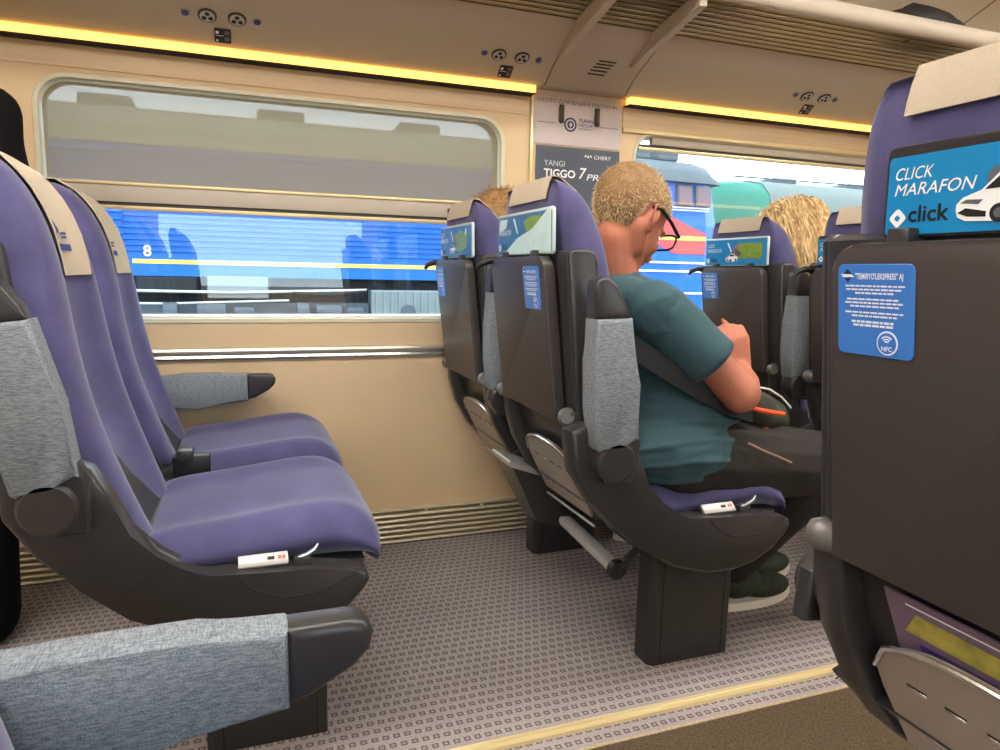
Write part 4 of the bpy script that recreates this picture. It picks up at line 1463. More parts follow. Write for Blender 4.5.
Fc8 = frame((0, -0.012, 0.65), (1, 0, 0), (0, 0, 1))
me = text_mesh('8', 0.19, bold=0.02).copy()
me.transform(frame((-1.15 - 1.0, -0.034, 1.03 + 0.65), (1, 0, 0), (0, 0, 1)))
link('lettering', me, coach, 'coach_white')
# underframe: sole bar, boxes, cylinders and pipes
bm = bmesh.new(); add_box(bm, CX0, CX1, CY + 0.25, CY + 0.5, 0.30, 0.80); ct('underframe', bm, 'underframe_dark')
for (a, b, z0, z1, mt_) in ((-0.42, 0.34, 0.50, 0.79, 'underframe_light'), (-3.4, -1.4, 0.28, 0.62, 'underframe'), (1.72, 5.2, -0.05, 0.63, 'underframe_light'), (-1.25, -0.55, 0.55, 0.77, 'underframe_dark')):
    bm = bmesh.new(); add_box(bm, a, b, CY - 0.03, CY + 0.3, z0, z1, 0.02); ct('equipment_box', bm, mt_)
for (xc, r_) in ((2.25, 0.11), (3.25, 0.11)):
    bm = bmesh.new(); add_disc(bm, (xc, CY - 0.04, 0.32), (0, 1, 0), r_, 0.06, 24, 0.01); ct('round_cover', bm, 'underframe')
for xr in [1.78 + 0.11 * k for k in range(30)]:
    bm = bmesh.new(); add_box(bm, xr, xr + 0.03, CY - 0.05, CY - 0.02, 0.30, 0.61); ct('rib', bm, 'underframe_light')
for (xa, xb, zz, r_, mt_) in ((-1.9, 1.65, 0.60, 0.018, 'pipe'), (-2.5, 0.6, 0.45, 0.014, 'pipe'), (0.65, 1.65, 0.58, 0.03, 'underframe_dark')):
    bm = bmesh.new(); add_tube(bm, [(xa, CY - 0.06, zz), ((xa + xb) / 2, CY - 0.06, zz - 0.02), (xb, CY - 0.06, zz + 0.03)], r_, 8); ct('pipe', bm, mt_, 40)
for (xa, xb, zz, r_) in ((-0.95, -0.78, 0.32, 0.13), (-0.55, -0.2, 0.33, 0.10), (-0.1, 0.15, 0.33, 0.06), (0.70, 0.86, 0.33, 0.12), (0.95, 1.3, 0.33, 0.09), (1.36, 1.6, 0.33, 0.06)):
    bm = bmesh.new(); add_disc(bm, ((xa + xb) / 2, CY - 0.06, zz), (1, 0, 0), r_, xb - xa, 20, 0.012); ct('brake_cylinder', bm, 'underframe')
bm = bmesh.new(); add_box(bm, CX0, 1.7, CY + 0.05, CY + 0.24, -0.1, 0.44); ct('bogie_frame', bm, 'underframe')

# blue locomotive with red chevron
loco = empty('locomotive', (7.0, 10.0, -0.65))
set_props(loco, 'blue locomotive with a red chevron and yellow line outside the window', 'train')
def lc(name, bm, mt, smooth=None, par=None):
    for v in bm.verts: v.co -= Vector((7.0, 10.0, -0.65))
    return part(name, bm, mt, par or loco, smooth)
LX0, LX1 = 5.45, 7.72
bm = bmesh.new()
sec = [(CY, -0.2), (CY, 1.75), (CY + 0.03, 1.9), (CY + 0.10, 2.50), (CY + 2.7, 2.50), (CY + 2.8, 1.9), (CY + 2.8, -0.2)]
add_loft(bm, [[(LX0, p[0], p[1]) for p in sec], [(7.30, p[0], p[1]) for p in sec], [(LX1 - 0.02 - 0.14 * max(0, p[1] - 1.6), CY + 0.25 + (p[0] - CY) * 0.82, p[1]) for p in sec]])
lc('body', bm, 'coach_blue')
bm = bmesh.new()
rs = [(CY - 0.03, 2.45), (CY + 0.02, 2.62), (CY + 0.25, 2.80), (CY + 0.8, 2.88), (CY + 2.0, 2.88), (CY + 2.55, 2.80), (CY + 2.85, 2.45)]
add_loft(bm, [[(LX0, p[0], p[1]) for p in rs], [(7.1, p[0], p[1] - 0.02) for p in rs], [(7.5, CY + 0.15 + (p[0] - CY) * 0.9, p[1] - 0.06 if p[1] > 2.6 else p[1]) for p in rs], [(7.72, CY + 0.25 + (p[0] - CY) * 0.8, 2.45 + (p[1] - 2.45) * 0.3) for p in rs]])
lc('roof', bm, 'loco_grey', 50)
for k, (a, b) in enumerate(((6.72, 7.02), (7.08, 7.38))):
    bm = bmesh.new(); add_box(bm, a, b, CY - 0.02, CY + 0.10, 2.06, 2.40, 0.02)
    for v in bm.verts: v.co.y += (v.co.z - 2.0) * 0.14
    f_ = lc('cab_window', bm, 'underframe')
    bm = bmesh.new(); add_box(bm, a + 0.03, b - 0.03, CY - 0.026, CY + 0.05, 2.09, 2.37)
    for v in bm.verts: v.co.y += (v.co.z - 2.0) * 0.14
    lc('curtain', bm, 'curtain', None, None)
bm = bmesh.new(); add_prism(bm, [(5.5, 2.02), (6.25, 2.02), (6.9, 1.76), (7.30, 1.62), (7.30, 1.28), (6.7, 1.28), (6.3, 1.45), (5.5, 1.90)], CY - 0.012, CY, plane='xz'); lc('chevron', bm, 'loco_red')
bm = bmesh.new(); add_box(bm, LX0, 7.30, CY - 0.020, CY, 1.50, 1.57); lc('line', bm, 'coach_yellow')
for zz in (0.98, 1.12, 0.62):
    bm = bmesh.new(); add_box(bm, LX0, 7.30, CY - 0.03, CY, zz, zz + 0.03); lc('rib', bm, 'coach_white')
for zz in (1.98, 2.02):
    bm = bmesh.new(); add_tube(bm, [(LX0, CY - 0.06, zz), (7.30, CY - 0.06, zz)], 0.012, 6); lc('handrail', bm, 'pipe')
for (a, b) in ((5.9, 6.35), (6.5, 6.9)):
    bm = bmesh.new(); add_box(bm, a, b, CY + 0.3, CY + 0.8, 2.80, 2.98, 0.03); lc('roof_box', bm, 'underframe')
bm = bmesh.new(); add_box(bm, LX0, 7.6, CY + 0.1, CY + 2.6, -0.6, 0.3); lc('underframe', bm, 'underframe_dark')

# green locomotive beyond
gl = empty('locomotive', (13.0, 13.0, -0.65))
set_props(gl, 'green locomotive with pale roof and yellow lines beyond the blue one', 'train')
def gc(name, bm, mt, smooth=None):
    for v in bm.verts: v.co -= Vector((13.0, 13.0, -0.65))
    return part(name, bm, mt, gl, smooth)
GY, GX0, GX1 = 13.0, 10.05, 24.0
bm = bmesh.new()
sec = [(GY, -0.2), (GY, 2.40), (GY + 0.08, 2.75), (GY + 0.35, 3.02), (GY + 0.9, 3.14), (GY + 1.9, 3.14), (GY + 2.5, 3.0), (GY + 2.8, 2.4), (GY + 2.8, -0.2)]
add_loft(bm, [[(GX0, GY + 1.4 + (p[0] - GY - 1.4) * 0.6, p[1] * 0.97) for p in sec], [(GX0 + 0.25, GY + 1.4 + (p[0] - GY - 1.4) * 0.86, p[1] * 0.99) for p in sec], [(GX0 + 0.7, p[0], p[1]) for p in sec], [(11.2, p[0], p[1]) for p in sec]])
gc('cab', bm, 'loco_green', 50)
bm = bmesh.new(); add_prism(bm, [(GY, -0.2), (GY, 2.30), (GY + 2.8, 2.30), (GY + 2.8, -0.2)], 11.2, GX1, plane='yz'); gc('body', bm, 'loco_green')
bm = bmesh.new(); add_prism(bm, [(GY - 0.03, 2.28), (GY - 0.02, 2.45), (GY + 0.08, 2.78), (GY + 0.35, 3.05), (GY + 0.9, 3.18), (GY + 1.9, 3.18), (GY + 2.83, 2.28)], 11.2, GX1, plane='yz'); gc('roof', bm, 'loco_roof', 50)
for zz in (1.95, 2.10, 1.60):
    bm = bmesh.new(); add_box(bm, 10.9, GX1, GY - 0.02, GY, zz, zz + 0.05); gc('line', bm, 'coach_yellow')
for xx in (12.0, 14.3, 17.0):
    bm = bmesh.new(); add_box(bm, xx, xx + 0.7, GY + 0.9, GY + 1.8, 3.15, 3.30, 0.05); gc('roof_vent', bm, 'loco_grey')
bm = bmesh.new(); add_tube(bm, [(10.6, GY + 0.6, 3.2), (GX1, GY + 0.6, 3.24)], 0.02, 6); gc('roof_rail', bm, 'underframe')
for x in (12.2, 12.6):
    bm = bmesh.new(); add_box(bm, x, x + 0.12, GY - 0.05, GY, 1.75, 2.15, 0.02); gc('handle', bm, 'coach_yellow')
# ------------------------------------------------------------------ people
def hand(bm, w, d, nrm, thumb_side, curl=0.9, s=1.0):
    """palm, four fingers of different lengths with two bends and a thumb; d = direction of the fingers, nrm = towards the palm"""
    d = Vector(d).normalized(); nrm = Vector(nrm); nrm = (nrm - d * nrm.dot(d)).normalized()
    sd = d.cross(nrm).normalized() * thumb_side
    w = Vector(w)
    for k in range(4):
        off = sd * (0.027 - 0.018 * k) * s
        add_cap(bm, w + off * 0.55, 0.015 * s, w + d * 0.080 * s + off, 0.0105 * s, 10)
        base = w + d * 0.082 * s + off
        L = (0.040, 0.045, 0.042, 0.033)[k] * s
        a1 = curl * 0.9
        d1 = d * math.cos(a1) + nrm * math.sin(a1)
        p1_ = base + d1 * L
        a2 = curl * 2.0
        d2_ = d * math.cos(a2) + nrm * math.sin(a2)
        p2_ = p1_ + d2_ * L * 0.72
        add_cap(bm, base, 0.0098 * s, p1_, 0.0090 * s, 8)
        add_cap(bm, p1_, 0.0090 * s, p2_, 0.0076 * s, 8)
    t0 = w + sd * 0.026 * s + d * 0.018 * s
    t1 = t0 + (sd * 0.5 + d * 0.75 + nrm * 0.35).normalized() * 0.042 * s
    t2 = t1 + (d * 0.8 + nrm * 0.6).normalized() * 0.030 * s
    add_cap(bm, t0, 0.014 * s, t1, 0.0105 * s, 8)
    add_cap(bm, t1, 0.0105 * s, t2, 0.0085 * s, 8)

def head_shapes(bm, T, s=1.0):
    """head in its own axes: face +x, up z, origin mid skull"""
    def e(c, r, rot=None):
        q = Euler(rot) if rot else Euler((0, 0, 0))
        M = T @ Matrix.Scale(s, 4) @ Matrix.Translation(c) @ q.to_matrix().to_4x4() @ Matrix.Diagonal((r[0], r[1], r[2], 1))
        bmesh.ops.create_uvsphere(bm, u_segments=22, v_segments=14, radius=1.0, matrix=M)
    def c(p, r0, q, r1):
        add_cap(bm, T @ (Vector(p) * s), r0 * s, T @ (Vector(q) * s), r1 * s, 12)
    e((-0.012, 0, 0.028), (0.098, 0.078, 0.088))
    e((0.030, 0, -0.030), (0.062, 0.062, 0.085))
    e((0.040, 0, -0.088), (0.046, 0.046, 0.032))
    e((0.078, 0, 0.010), (0.020, 0.050, 0.014))
    c((0.090, 0, -0.004), 0.008, (0.106, 0, -0.044), 0.0125)
    e((0.083, 0, -0.072), (0.013, 0.026, 0.009))
    e((0.078, 0, -0.100), (0.016, 0.022, 0.014))
    for sg in (-1, 1):
        e((0.058, sg * 0.036, -0.040), (0.026, 0.022, 0.024))
        # ear: curled rim, plate and lobe standing off the head
        er = [(0.012, -0.004), (0.013, 0.012), (0.006, 0.026), (-0.006, 0.030), (-0.018, 0.022), (-0.021, 0.006), (-0.016, -0.010), (-0.008, -0.022), (0.002, -0.031), (0.009, -0.026)]
        ep = [(x_ - 0.004 - 0.12 * z_, sg * (0.079 + 0.55 * max(0.0, 0.012 - x_)), z_ - 0.012) for x_, z_ in er]
        for a_, b_ in zip(ep, ep[1:]):
            c(a_, 0.0048, b_, 0.0048)
        e((-0.006, sg * 0.083, -0.012), (0.014, 0.006, 0.026), (0, R(6), sg * R(28)))
        c((0.02, sg * 0.045, -0.07), 0.022, (-0.01, sg * 0.055, -0.035), 0.022)

def head_frame(c, pitch_, yaw_=0.0, roll_=0.0):
    return Matrix.Translation(c) @ Matrix.Rotation(R(yaw_), 4, 'Z') @ Matrix.Rotation(R(pitch_), 4, 'Y') @ Matrix.Rotation(R(roll_), 4, 'X')

def hair_cap(bm, T, s, cut, thick=0.006):
    """close shell over the scalp; cut(p) keeps points with hair (p in head axes)"""
    me_ = bmesh.new()
    bmesh.ops.create_uvsphere(me_, u_segments=36, v_segments=24, radius=1.0, matrix=Matrix.Translation((-0.012, 0, 0.028)) @ Matrix.Diagonal((0.098 + thick, 0.078 + thick, 0.088 + thick, 1)))
    return me_

def strands(T, s, n, cut, length, rad, wave=0.0, droop=0.0, rnd=1, lift=0.6, segs=3, grow=None, jit=0.35, vol=0.0):
    """hair as many thin tapered blades rooted on the skull"""
    rr = random.Random(rnd)
    bm = bmesh.new()
    made = 0
    tries = 0
    while made < n and tries < n * 20:
        tries += 1
        u = rr.uniform(-1, 1); a = rr.uniform(0, 2 * math.pi)
        q = math.sqrt(1 - u * u)
        nrm = Vector((q * math.cos(a), q * math.sin(a), u))
        p = Vector((-0.012 + 0.098 * nrm.x, 0.078 * nrm.y, 0.028 + 0.088 * nrm.z))
        if not cut(p): continue
        made += 1
        vk = 1.0 + vol * rr.random()
        L = length * rr.uniform(0.7, 1.25)
        nn = Vector((nrm.x / 0.098, nrm.y / 0.078, nrm.z / 0.088)).normalized()
        d = (nn * lift + Vector((rr.uniform(-1, 1), rr.uniform(-1, 1), rr.uniform(-1, 1))) * jit + (grow(p, rr) if grow else Vector((0, 0, 0)))).normalized()
        side = d.cross(Vector((rr.uniform(-1, 1), rr.uniform(-1, 1), rr.uniform(-1, 1)))).normalized()
        pts = []
        pos = p - nn * 0.003
        ph = rr.uniform(0, 6.28)
        Tinv = T.to_3x3().inverted()
        down = (Tinv @ Vector((0, 0, -1))).normalized()
        for k in range(segs + 1):
            t = k / segs
            off = side * wave * math.sin(ph + t * 9.0) + d.cross(side) * wave * math.cos(ph + t * 9.0)
            pts.append(pos + off * min(1.0, 3 * t))
            d = (d + down * droop / segs).normalized()
            if droop:                                   # keep off the skull
                nxt = pos + d * L / segs
                e_ = Vector(((nxt.x + 0.012) / (0.104 * vk), nxt.y / (0.084 * vk), (nxt.z - 0.028) / (0.094 * vk)))
                if e_.length < 1.0:
                    nxt = Vector((e_.normalized().x * 0.104 * vk - 0.012, e_.normalized().y * 0.084 * vk, e_.normalized().z * 0.094 * vk + 0.028))
                pos = nxt
            else:
                pos = pos + d * L / segs
        prev = None
        for k, q_ in enumerate(pts):
            w_ = rad * (1 - 0.75 * k / segs)
            row = [bm.verts.new(T @ ((q_ + side * w_) * s)), bm.verts.new(T @ ((q_ - side * w_) * s)), bm.verts.new(T @ ((q_ + d.cross(side) * w_ * 1.4) * s))]
            if prev:
                for i in range(3):
                    bm.faces.new((prev[i], prev[(i + 1) % 3], row[(i + 1) % 3], row[i]))
            prev = row
    me = bpy.data.meshes.new('hair')
    bm.to_mesh(me); bm.free()
    return me

def scalp(T, s, cut, thick, name='hair'):
    bm = bmesh.new()
    bmesh.ops.create_icosphere(bm, subdivisions=5, radius=1.0)
    for v in bm.verts:
        n_ = 1 + 0.04 * (noise.noise(v.co * 9))
        v.co = Vector((-0.012 + (0.098 + thick * n_) * v.co.x, (0.078 + thick * n_) * v.co.y, 0.028 + (0.088 + thick * n_) * v.co.z))
    bmesh.ops.delete(bm, geom=[f for f in bm.faces if not cut(f.calc_center_median())], context='FACES')
    for v in bm.verts: v.co = T @ (v.co * s)
    me = bpy.data.meshes.new(name)
    bm.to_mesh(me); bm.free()
    me.polygons.foreach_set('use_smooth', [True] * len(me.polygons))
    return me

def join_meshes(a, b, name):
    bm = bmesh.new()
    bm.from_mesh(a); bm.from_mesh(b)
    me = bpy.data.meshes.new(name)
    bm.to_mesh(me); bm.free()
    bpy.data.meshes.remove(a); bpy.data.meshes.remove(b)
    return me

def wrinkle(me, amp, fn):
    me.update()
    nrm = [v.normal.copy() for v in me.vertices]
    for v, n_ in zip(me.vertices, nrm):
        v.co += n_ * amp * fn(v.co)
    me.update()

def to_local(me, org):
    me.transform(Matrix.Translation(-Vector(org)))
    return me

def seated_person(xo, yc, label, group, skin, shirt, trou, head_c, hp, hy, elbows, wrists, hands, vox=0.011, fat=1.0, belly=0.19, knees=None, ankles=None, hs=1.0):
    """torso, limbs and head of a seated figure; x of all points is for the seat at xo = 0"""
    org = Vector((xo + 0.92, yc, 0.45))
    T = head_frame(Vector(head_c) + Vector((xo, yc, 0)), hp, hy)
    def W(p): return Vector((p[0] + xo, p[1] + yc, p[2]))
    sh = [W((0.838, -0.160 * fat, 0.838)), W((0.838, 0.160 * fat, 0.838))]
    el = [W(p) for p in elbows]
    wr = [W(p) for p in wrists]
    hip = [W((0.91, -0.118, 0.490)), W((0.91, 0.118, 0.490))]
    kn = [W(p) for p in (knees or ((1.37, -0.140, 0.445), (1.37, 0.12, 0.445)))]
    an = [W(p) for p in (ankles or ((1.245, 0.035, 0.10), (1.36, 0.16, 0.10)))]
    # body: one continuous skin
    bm = bmesh.new()
    head_shapes(bm, T, hs)
    nk = T @ (Vector((-0.012, 0, -0.070)) * hs)
    add_cap(bm, W((0.836, 0, 0.845)), 0.054, nk, 0.048)
    add_cap(bm, W((0.83, 0, 0.80)), 0.11, W((0.90, 0, 0.58)), 0.115)
    for i in (0, 1):
        add_cap(bm, W((0.825, 0, 0.835)), 0.050, sh[i], 0.046)
        add_cap(bm, sh[i], 0.046, el[i], 0.043)
        add_cap(bm, el[i], 0.045, el[i].lerp(wr[i], 0.4), 0.044)
        add_cap(bm, el[i].lerp(wr[i], 0.4), 0.044, wr[i], 0.029)
        add_cap(bm, hip[i], 0.075, kn[i], 0.052)
        add_cap(bm, kn[i], 0.050, an[i], 0.036)
        hand(bm, wr[i], hands[i][0], hands[i][1], hands[i][2], hands[i][3])
    me = blob_mesh(bm, 'person', vox, 4 if vox > 0.006 else 9)
    o = link('person', to_local(me, org), None, skin, loc=org)
    set_props(o, label, 'person', group)
    # shirt
    bm = bmesh.new()
    add_ell(bm, W((0.865, 0, 0.765)), (0.125, 0.175 * fat, 0.145))
    add_ell(bm, W((0.822, 0, 0.838)), (0.088, 0.180 * fat, 0.070), Euler((0, R(20), 0)))
    add_ell(bm, W((0.955, 0, 0.590)), (belly, 0.205 * fat, 0.150), Euler((0, R(12), 0)))
    add_ell(bm, W((0.925, 0, 0.512)), (0.215, 0.250 * fat, 0.122))
    add_cap(bm, W((0.815, 0, 0.850)), 0.078, W((0.832, 0, 0.872)), 0.066)
    sleeves = []
    for i in (0, 1):
        d = (el[i] - sh[i])
        L = d.length
        d.normalize()
        cpt = sh[i] + d * L * 0.64
        add_cap(bm, sh[i] + Vector((-0.005, 0, -0.004)), 0.064, sh[i] + d * L * 0.28, 0.060)
        sleeves.append((sh[i] + d * L * 0.05, cpt, d))
    me = blob_mesh(bm, 't_shirt', vox, 5)
    def fold(p):
        q = p - org
        a = noise.noise(Vector((q.x * 5, q.y * 4, q.z * 22 + q.x * 9)))
        b = noise.noise(Vector((q.x * 16, q.y * 12, q.z * 16)) + Vector((5, 1, 2)))
        c_ = 1 - 2 * abs(noise.noise(Vector((q.x * 7 + q.z * 6, q.y * 5, q.z * 15 - q.x * 8)) + Vector((9, 3, 7))))
        n1 = noise.noise(Vector((q.x * 4 + q.z * 5, q.y * 4, q.z * 11 - q.x * 7)) + Vector((9, 3, 7)))
        n2 = noise.noise(Vector((q.x * 6 - q.z * 4, q.y * 6, q.z * 16 + q.x * 10)) + Vector((2, 8, 4)))
        low = max(0.0, min(1.0, (0.64 - p.z) / 0.10))
        s_ = math.sin(q.z * 165 + 4.0 * noise.noise(q * 5) + 5 * q.x)
        return a * 0.35 + 0.3 * b + 0.35 * (1 - abs(n1)) ** 6 + low * 0.55 * max(0.0, s_) ** 2 - 0.2
    wrinkle(me, 0.009, fold)
    bm = bmesh.new(); bm.from_mesh(me)
    for (a_, b_, d) in sleeves:                     # open-ended sleeves with a thick hem
        q_ = d.to_track_quat('Z', 'Y')
        rings = []
        for k in range(13):
            t = min(1.0, k / 10)
            r_ = 0.062 + 0.004 * t
            if k == 11: r_ -= 0.003
            if k == 12: r_ -= 0.004; t = 0.6
            ring = []
            for m_ in range(32):
                an_ = 2 * math.pi * m_ / 32
                pt = a_.lerp(b_, t) + q_ @ Vector((r_ * math.cos(an_), r_ * math.sin(an_), 0))
                nn_ = (pt - a_.lerp(b_, t)).normalized()
                if k < 11: pt += nn_ * 0.005 * fold(pt)
                ring.append(pt)
            rings.append(ring)
        add_loft(bm, rings, True, False)
    bm.to_mesh(me); bm.free()
    me.polygons.foreach_set('use_smooth', [True] * len(me.polygons))
    link('t_shirt', to_local(me, org), o, shirt)
    # trousers
    bm = bmesh.new()
    add_ell(bm, W((0.895, 0, 0.520)), (0.150, 0.192 * fat, 0.092))
    for i in (0, 1):
        add_cap(bm, hip[i] + Vector((0.02, 0, 0)), 0.116, kn[i], 0.080)
        add_cap(bm, kn[i], 0.069, an[i] + Vector((0, 0, 0.02)), 0.056)
    me = blob_mesh(bm, 'trousers', vox, 4)
    wrinkle(me, 0.004, lambda p: noise.noise(Vector((p.x * 14, p.y * 5, p.z * 8))) + 0.5 * noise.noise(Vector((p.x * 30, p.y * 9, p.z * 20))))
    link('trousers', to_local(me, org), o, trou)
    # shoes
    for i in (0, 1):
        a_ = an[i]
        bm = bmesh.new()
        add_ell(bm, a_ + Vector((0.03, 0, -0.035)), (0.075, 0.040, 0.045))
        add_ell(bm, a_ + Vector((0.12, 0, -0.055)), (0.085, 0.043, 0.035))
        add_cap(bm, a_ + Vector((-0.015, 0, -0.02)), 0.042, a_ + Vector((-0.01, 0, 0.0)), 0.044)
        me = blob_mesh(bm, 'shoe', 0.008, 3)
        sho = link('shoe', to_local(me, org), o, 'shoe')
        bm = bmesh.new()
        out = []
        for k in range(28):
            t = 2 * math.pi * k / 28
            xx = 0.072 + 0.138 * math.cos(t)
            out.append((a_.x + xx, a_.y + 0.046 * math.sin(t) * (1.0 - 0.12 * math.cos(t + 1.2))))
        add_prism(bm, out, 0.0, 0.023, plane='xy', bevel=0.005)
        for v in bm.verts:
            v.co.z += 0.010 * max(0.0, (v.co.x - a_.x - 0.12) / 0.09)
            v.co -= org
        part('sole', bm, 'sole', sho)
    return o, T, org

def on_head(o, org, me, name, mt, label=None):
    ob = link(name, to_local(me, org), o, mt)
    if label: ob['label'] = label
    return ob

# the man
man, T, org = seated_person(0.0, YA, 'man in a teal shirt and black trousers bowing over his hands', None, 'skin', 'tshirt', 'trousers',
    (0.858, 0.0, 1.040), 33, 16,
    [(1.025, -0.222, 0.652), (1.01, 0.222, 0.66)],
    [(1.132, -0.085, 0.676), (1.13, 0.085, 0.69)],
    [((-0.18, 0.10, 0.95), (0.35, 0.9, -0.1), 1, 0.85), ((0.5, -0.6, 0.5), (-0.3, -0.5, 0.6), -1, 0.8)],
    vox=0.0046, belly=0.205)
def man_cut(p):       # hair line: nape, behind the ears, temples, forehead
    if p.z > 0.075: return p.x < 0.075
    if p.x > 0.052: return p.z > 0.055 and p.x < 0.070
    if abs(p.y) > 0.055 and p.x > -0.035: return p.z > 0.018 + 0.25 * max(0.0, p.x)
    return p.z > -0.058
hb = scalp(T, 1.0, man_cut, 0.0030)
on_head(man, org, hb, 'hair', 'hair_grey', 'short grizzled fair hair')
hs_ = strands(T, 1.0, 12000, man_cut, 0.014, 0.0008, rnd=4, lift=0.5, segs=1, grow=lambda p, r_: Vector((0.5, 0, -0.5)))
hso = on_head(man, org, hs_, 'hair_strands', 'hair_grey_tip'); hso['kind'] = 'stuff'
# spectacles
bm = bmesh.new()
for sg in (-1, 1):
    add_tube(bm, [T @ Vector(p) for p in ((-0.022, sg * 0.086, 0.004), (0.0, sg * 0.087, 0.016), (0.05, sg * 0.082, 0.015), (0.099, sg * 0.074, 0.010))], [0.004, 0.0042, 0.004, 0.0045], 8)
    rim = [T @ Vector((0.099 + 0.002 * math.cos(a_ * 2), sg * 0.038 + 0.031 * math.copysign(abs(math.cos(a_)) ** 0.6, math.cos(a_)), -0.006 + 0.021 * math.copysign(abs(math.sin(a_)) ** 0.6, math.sin(a_)))) for a_ in [2 * math.pi * k / 28 for k in range(29)]]
    add_tube(bm, rim, 0.0026, 8, False)
add_tube(bm, [T @ Vector(p) for p in ((0.101, -0.009, 0.002), (0.106, 0, 0.005), (0.101, 0.009, 0.002))], 0.0025, 8)
for v in bm.verts: v.co -= org
gls = part('spectacles', bm, 'glasses', man, 40)
for sg in (-1, 1):
    bm = bmesh.new()
    vs_ = [bm.verts.new(T @ Vector((0.099, sg * 0.038 + 0.030 * math.copysign(abs(math.cos(a_)) ** 0.6, math.cos(a_)), -0.006 + 0.020 * math.copysign(abs(math.sin(a_)) ** 0.6, math.sin(a_))))) for a_ in [2 * math.pi * k / 28 for k in range(28)]]
    bm.faces.new(vs_)
    for v in bm.verts: v.co -= org
    part('lens', bm, 'lens', gls, None)
for sg in (-1, 1):
    bm = bmesh.new(); add_ell(bm, T @ Vector((0.074, sg * 0.030, -0.008)), (0.011, 0.011, 0.011))
    for v in bm.verts: v.co -= org
    part('eye', bm, 'coach_white', man, 60)
# zip on the trousers, on the thigh towards the aisle
bm = bmesh.new()
add_tube(bm, [Vector(p) - org for p in ((1.05, 1.236, 0.540), (1.09, 1.233, 0.521), (1.13, 1.233, 0.505), (1.175, 1.236, 0.486))], 0.003, 6)
part('zip', bm, 'zip', man)
# cross-body strap and belt bag
def band(path, nr, w_, th):
    bm = bmesh.new()
    rings = []
    path = [Vector(p) for p in path]
    for i, p in enumerate(path):
        t = (path[min(i + 1, len(path) - 1)] - path[max(i - 1, 0)]).normalized()
        n_ = Vector(nr[i] if isinstance(nr, list) else nr); n_ = (n_ - t * n_.dot(t)).normalized()
        b_ = t.cross(n_)
        rings.append([p + b_ * w_ / 2 - n_ * th, p - b_ * w_ / 2 - n_ * th, p - b_ * w_ / 2 + n_ * th, p + b_ * w_ / 2 + n_ * th])
    add_loft(bm, rings)
    return bm
bagt = empty('belt_bag', (1.17, 1.42, 0.56))
set_props(bagt, 'dark camouflage waist bag with black strap and orange cord on the man lap', 'bag')
borg = Vector((1.17, 1.42, 0.56))
bm = bmesh.new()
add_ell(bm, (1.185, 1.375, 0.580), (0.085, 0.075, 0.050), Euler((0, R(22), 0)))
add_ell(bm, (1.150, 1.345, 0.590), (0.065, 0.060, 0.045), Euler((0, R(22), 0)))
me = blob_mesh(bm, 'bag_body', 0.008, 4)
wrinkle(me, 0.006, lambda p: noise.noise(p * 22))
link('bag_body', to_local(me, borg), bagt, 'bag')
bm = band([(0.735, 1.36, 0.790), (0.790, 1.290, 0.745), (0.860, 1.264, 0.700), (0.940, 1.256, 0.655), (1.02, 1.264, 0.618), (1.10, 1.290, 0.595)], [(-0.5, -0.8, 0.2), (-0.2, -1, 0), (0, -1, 0), (0, -1, 0.1), (0.1, -1, 0.2), (0.2, -1, 0.3)], 0.044, 0.002)
for v in bm.verts: v.co -= borg
part('strap', bm, 'strap', bagt, 40)
bm = bmesh.new(); add_tube(bm, [Vector(p) - borg for p in ((1.045, 1.245, 0.622), (1.08, 1.245, 0.612), (1.115, 1.246, 0.605), (1.155, 1.25, 0.598))], [0.004, 0.0055, 0.0055, 0.005], 8)
part('cord', bm, 'cord_orange', bagt, 40)
bm = bmesh.new(); add_tube(bm, [Vector(p) - borg for p in ((1.09, 1.275, 0.660), (1.15, 1.295, 0.648), (1.20, 1.31, 0.625), (1.24, 1.32, 0.595))], 0.0025, 6)
part('piping', bm, 'cable_white', bagt, 40)
bm = bmesh.new(); add_tube(bm, [Vector(p) - borg for p in ((1.13, 1.305, 0.545), (1.15, 1.30, 0.555), (1.17, 1.30, 0.550), (1.165, 1.30, 0.540))], 0.003, 6)
part('zip_pull', bm, 'cord_orange', bagt, 40)

# passenger by the window beside the man: only a tuft of brown hair shows over the seat
w1, T1, o1 = seated_person(0.0, YW, 'passenger whose brown hair shows above the window seat beside the man', None, 'skin_pale', 'shirt_mauve', 'trousers',
    (0.745, -0.005, 1.030), 4, 0, [(0.92, -0.20, 0.66), (0.92, 0.19, 0.66)], [(1.10, -0.10, 0.60), (1.10, 0.08, 0.60)],
    [((0.9, 0.3, -0.3), (0, 0, -1), 1, 0.4), ((0.9, -0.3, -0.3), (0, 0, -1), -1, 0.4)], fat=0.88, belly=0.14, hs=0.95)
def full_cut(p): return not (p.x > 0.045 and p.z < 0.065) and p.z > -0.06
on_head(w1, o1, join_meshes(scalp(T1, 0.95, full_cut, 0.010), strands(T1, 0.95, 1800, full_cut, 0.035, 0.0014, wave=0.003, rnd=8, lift=0.35, grow=lambda p, r_: Vector((0.6 * r_.uniform(-1, 1), 0.6 * r_.uniform(-1, 1), 0.0))), 'hair'), 'hair', 'hair_brown', 'tousled brown hair')

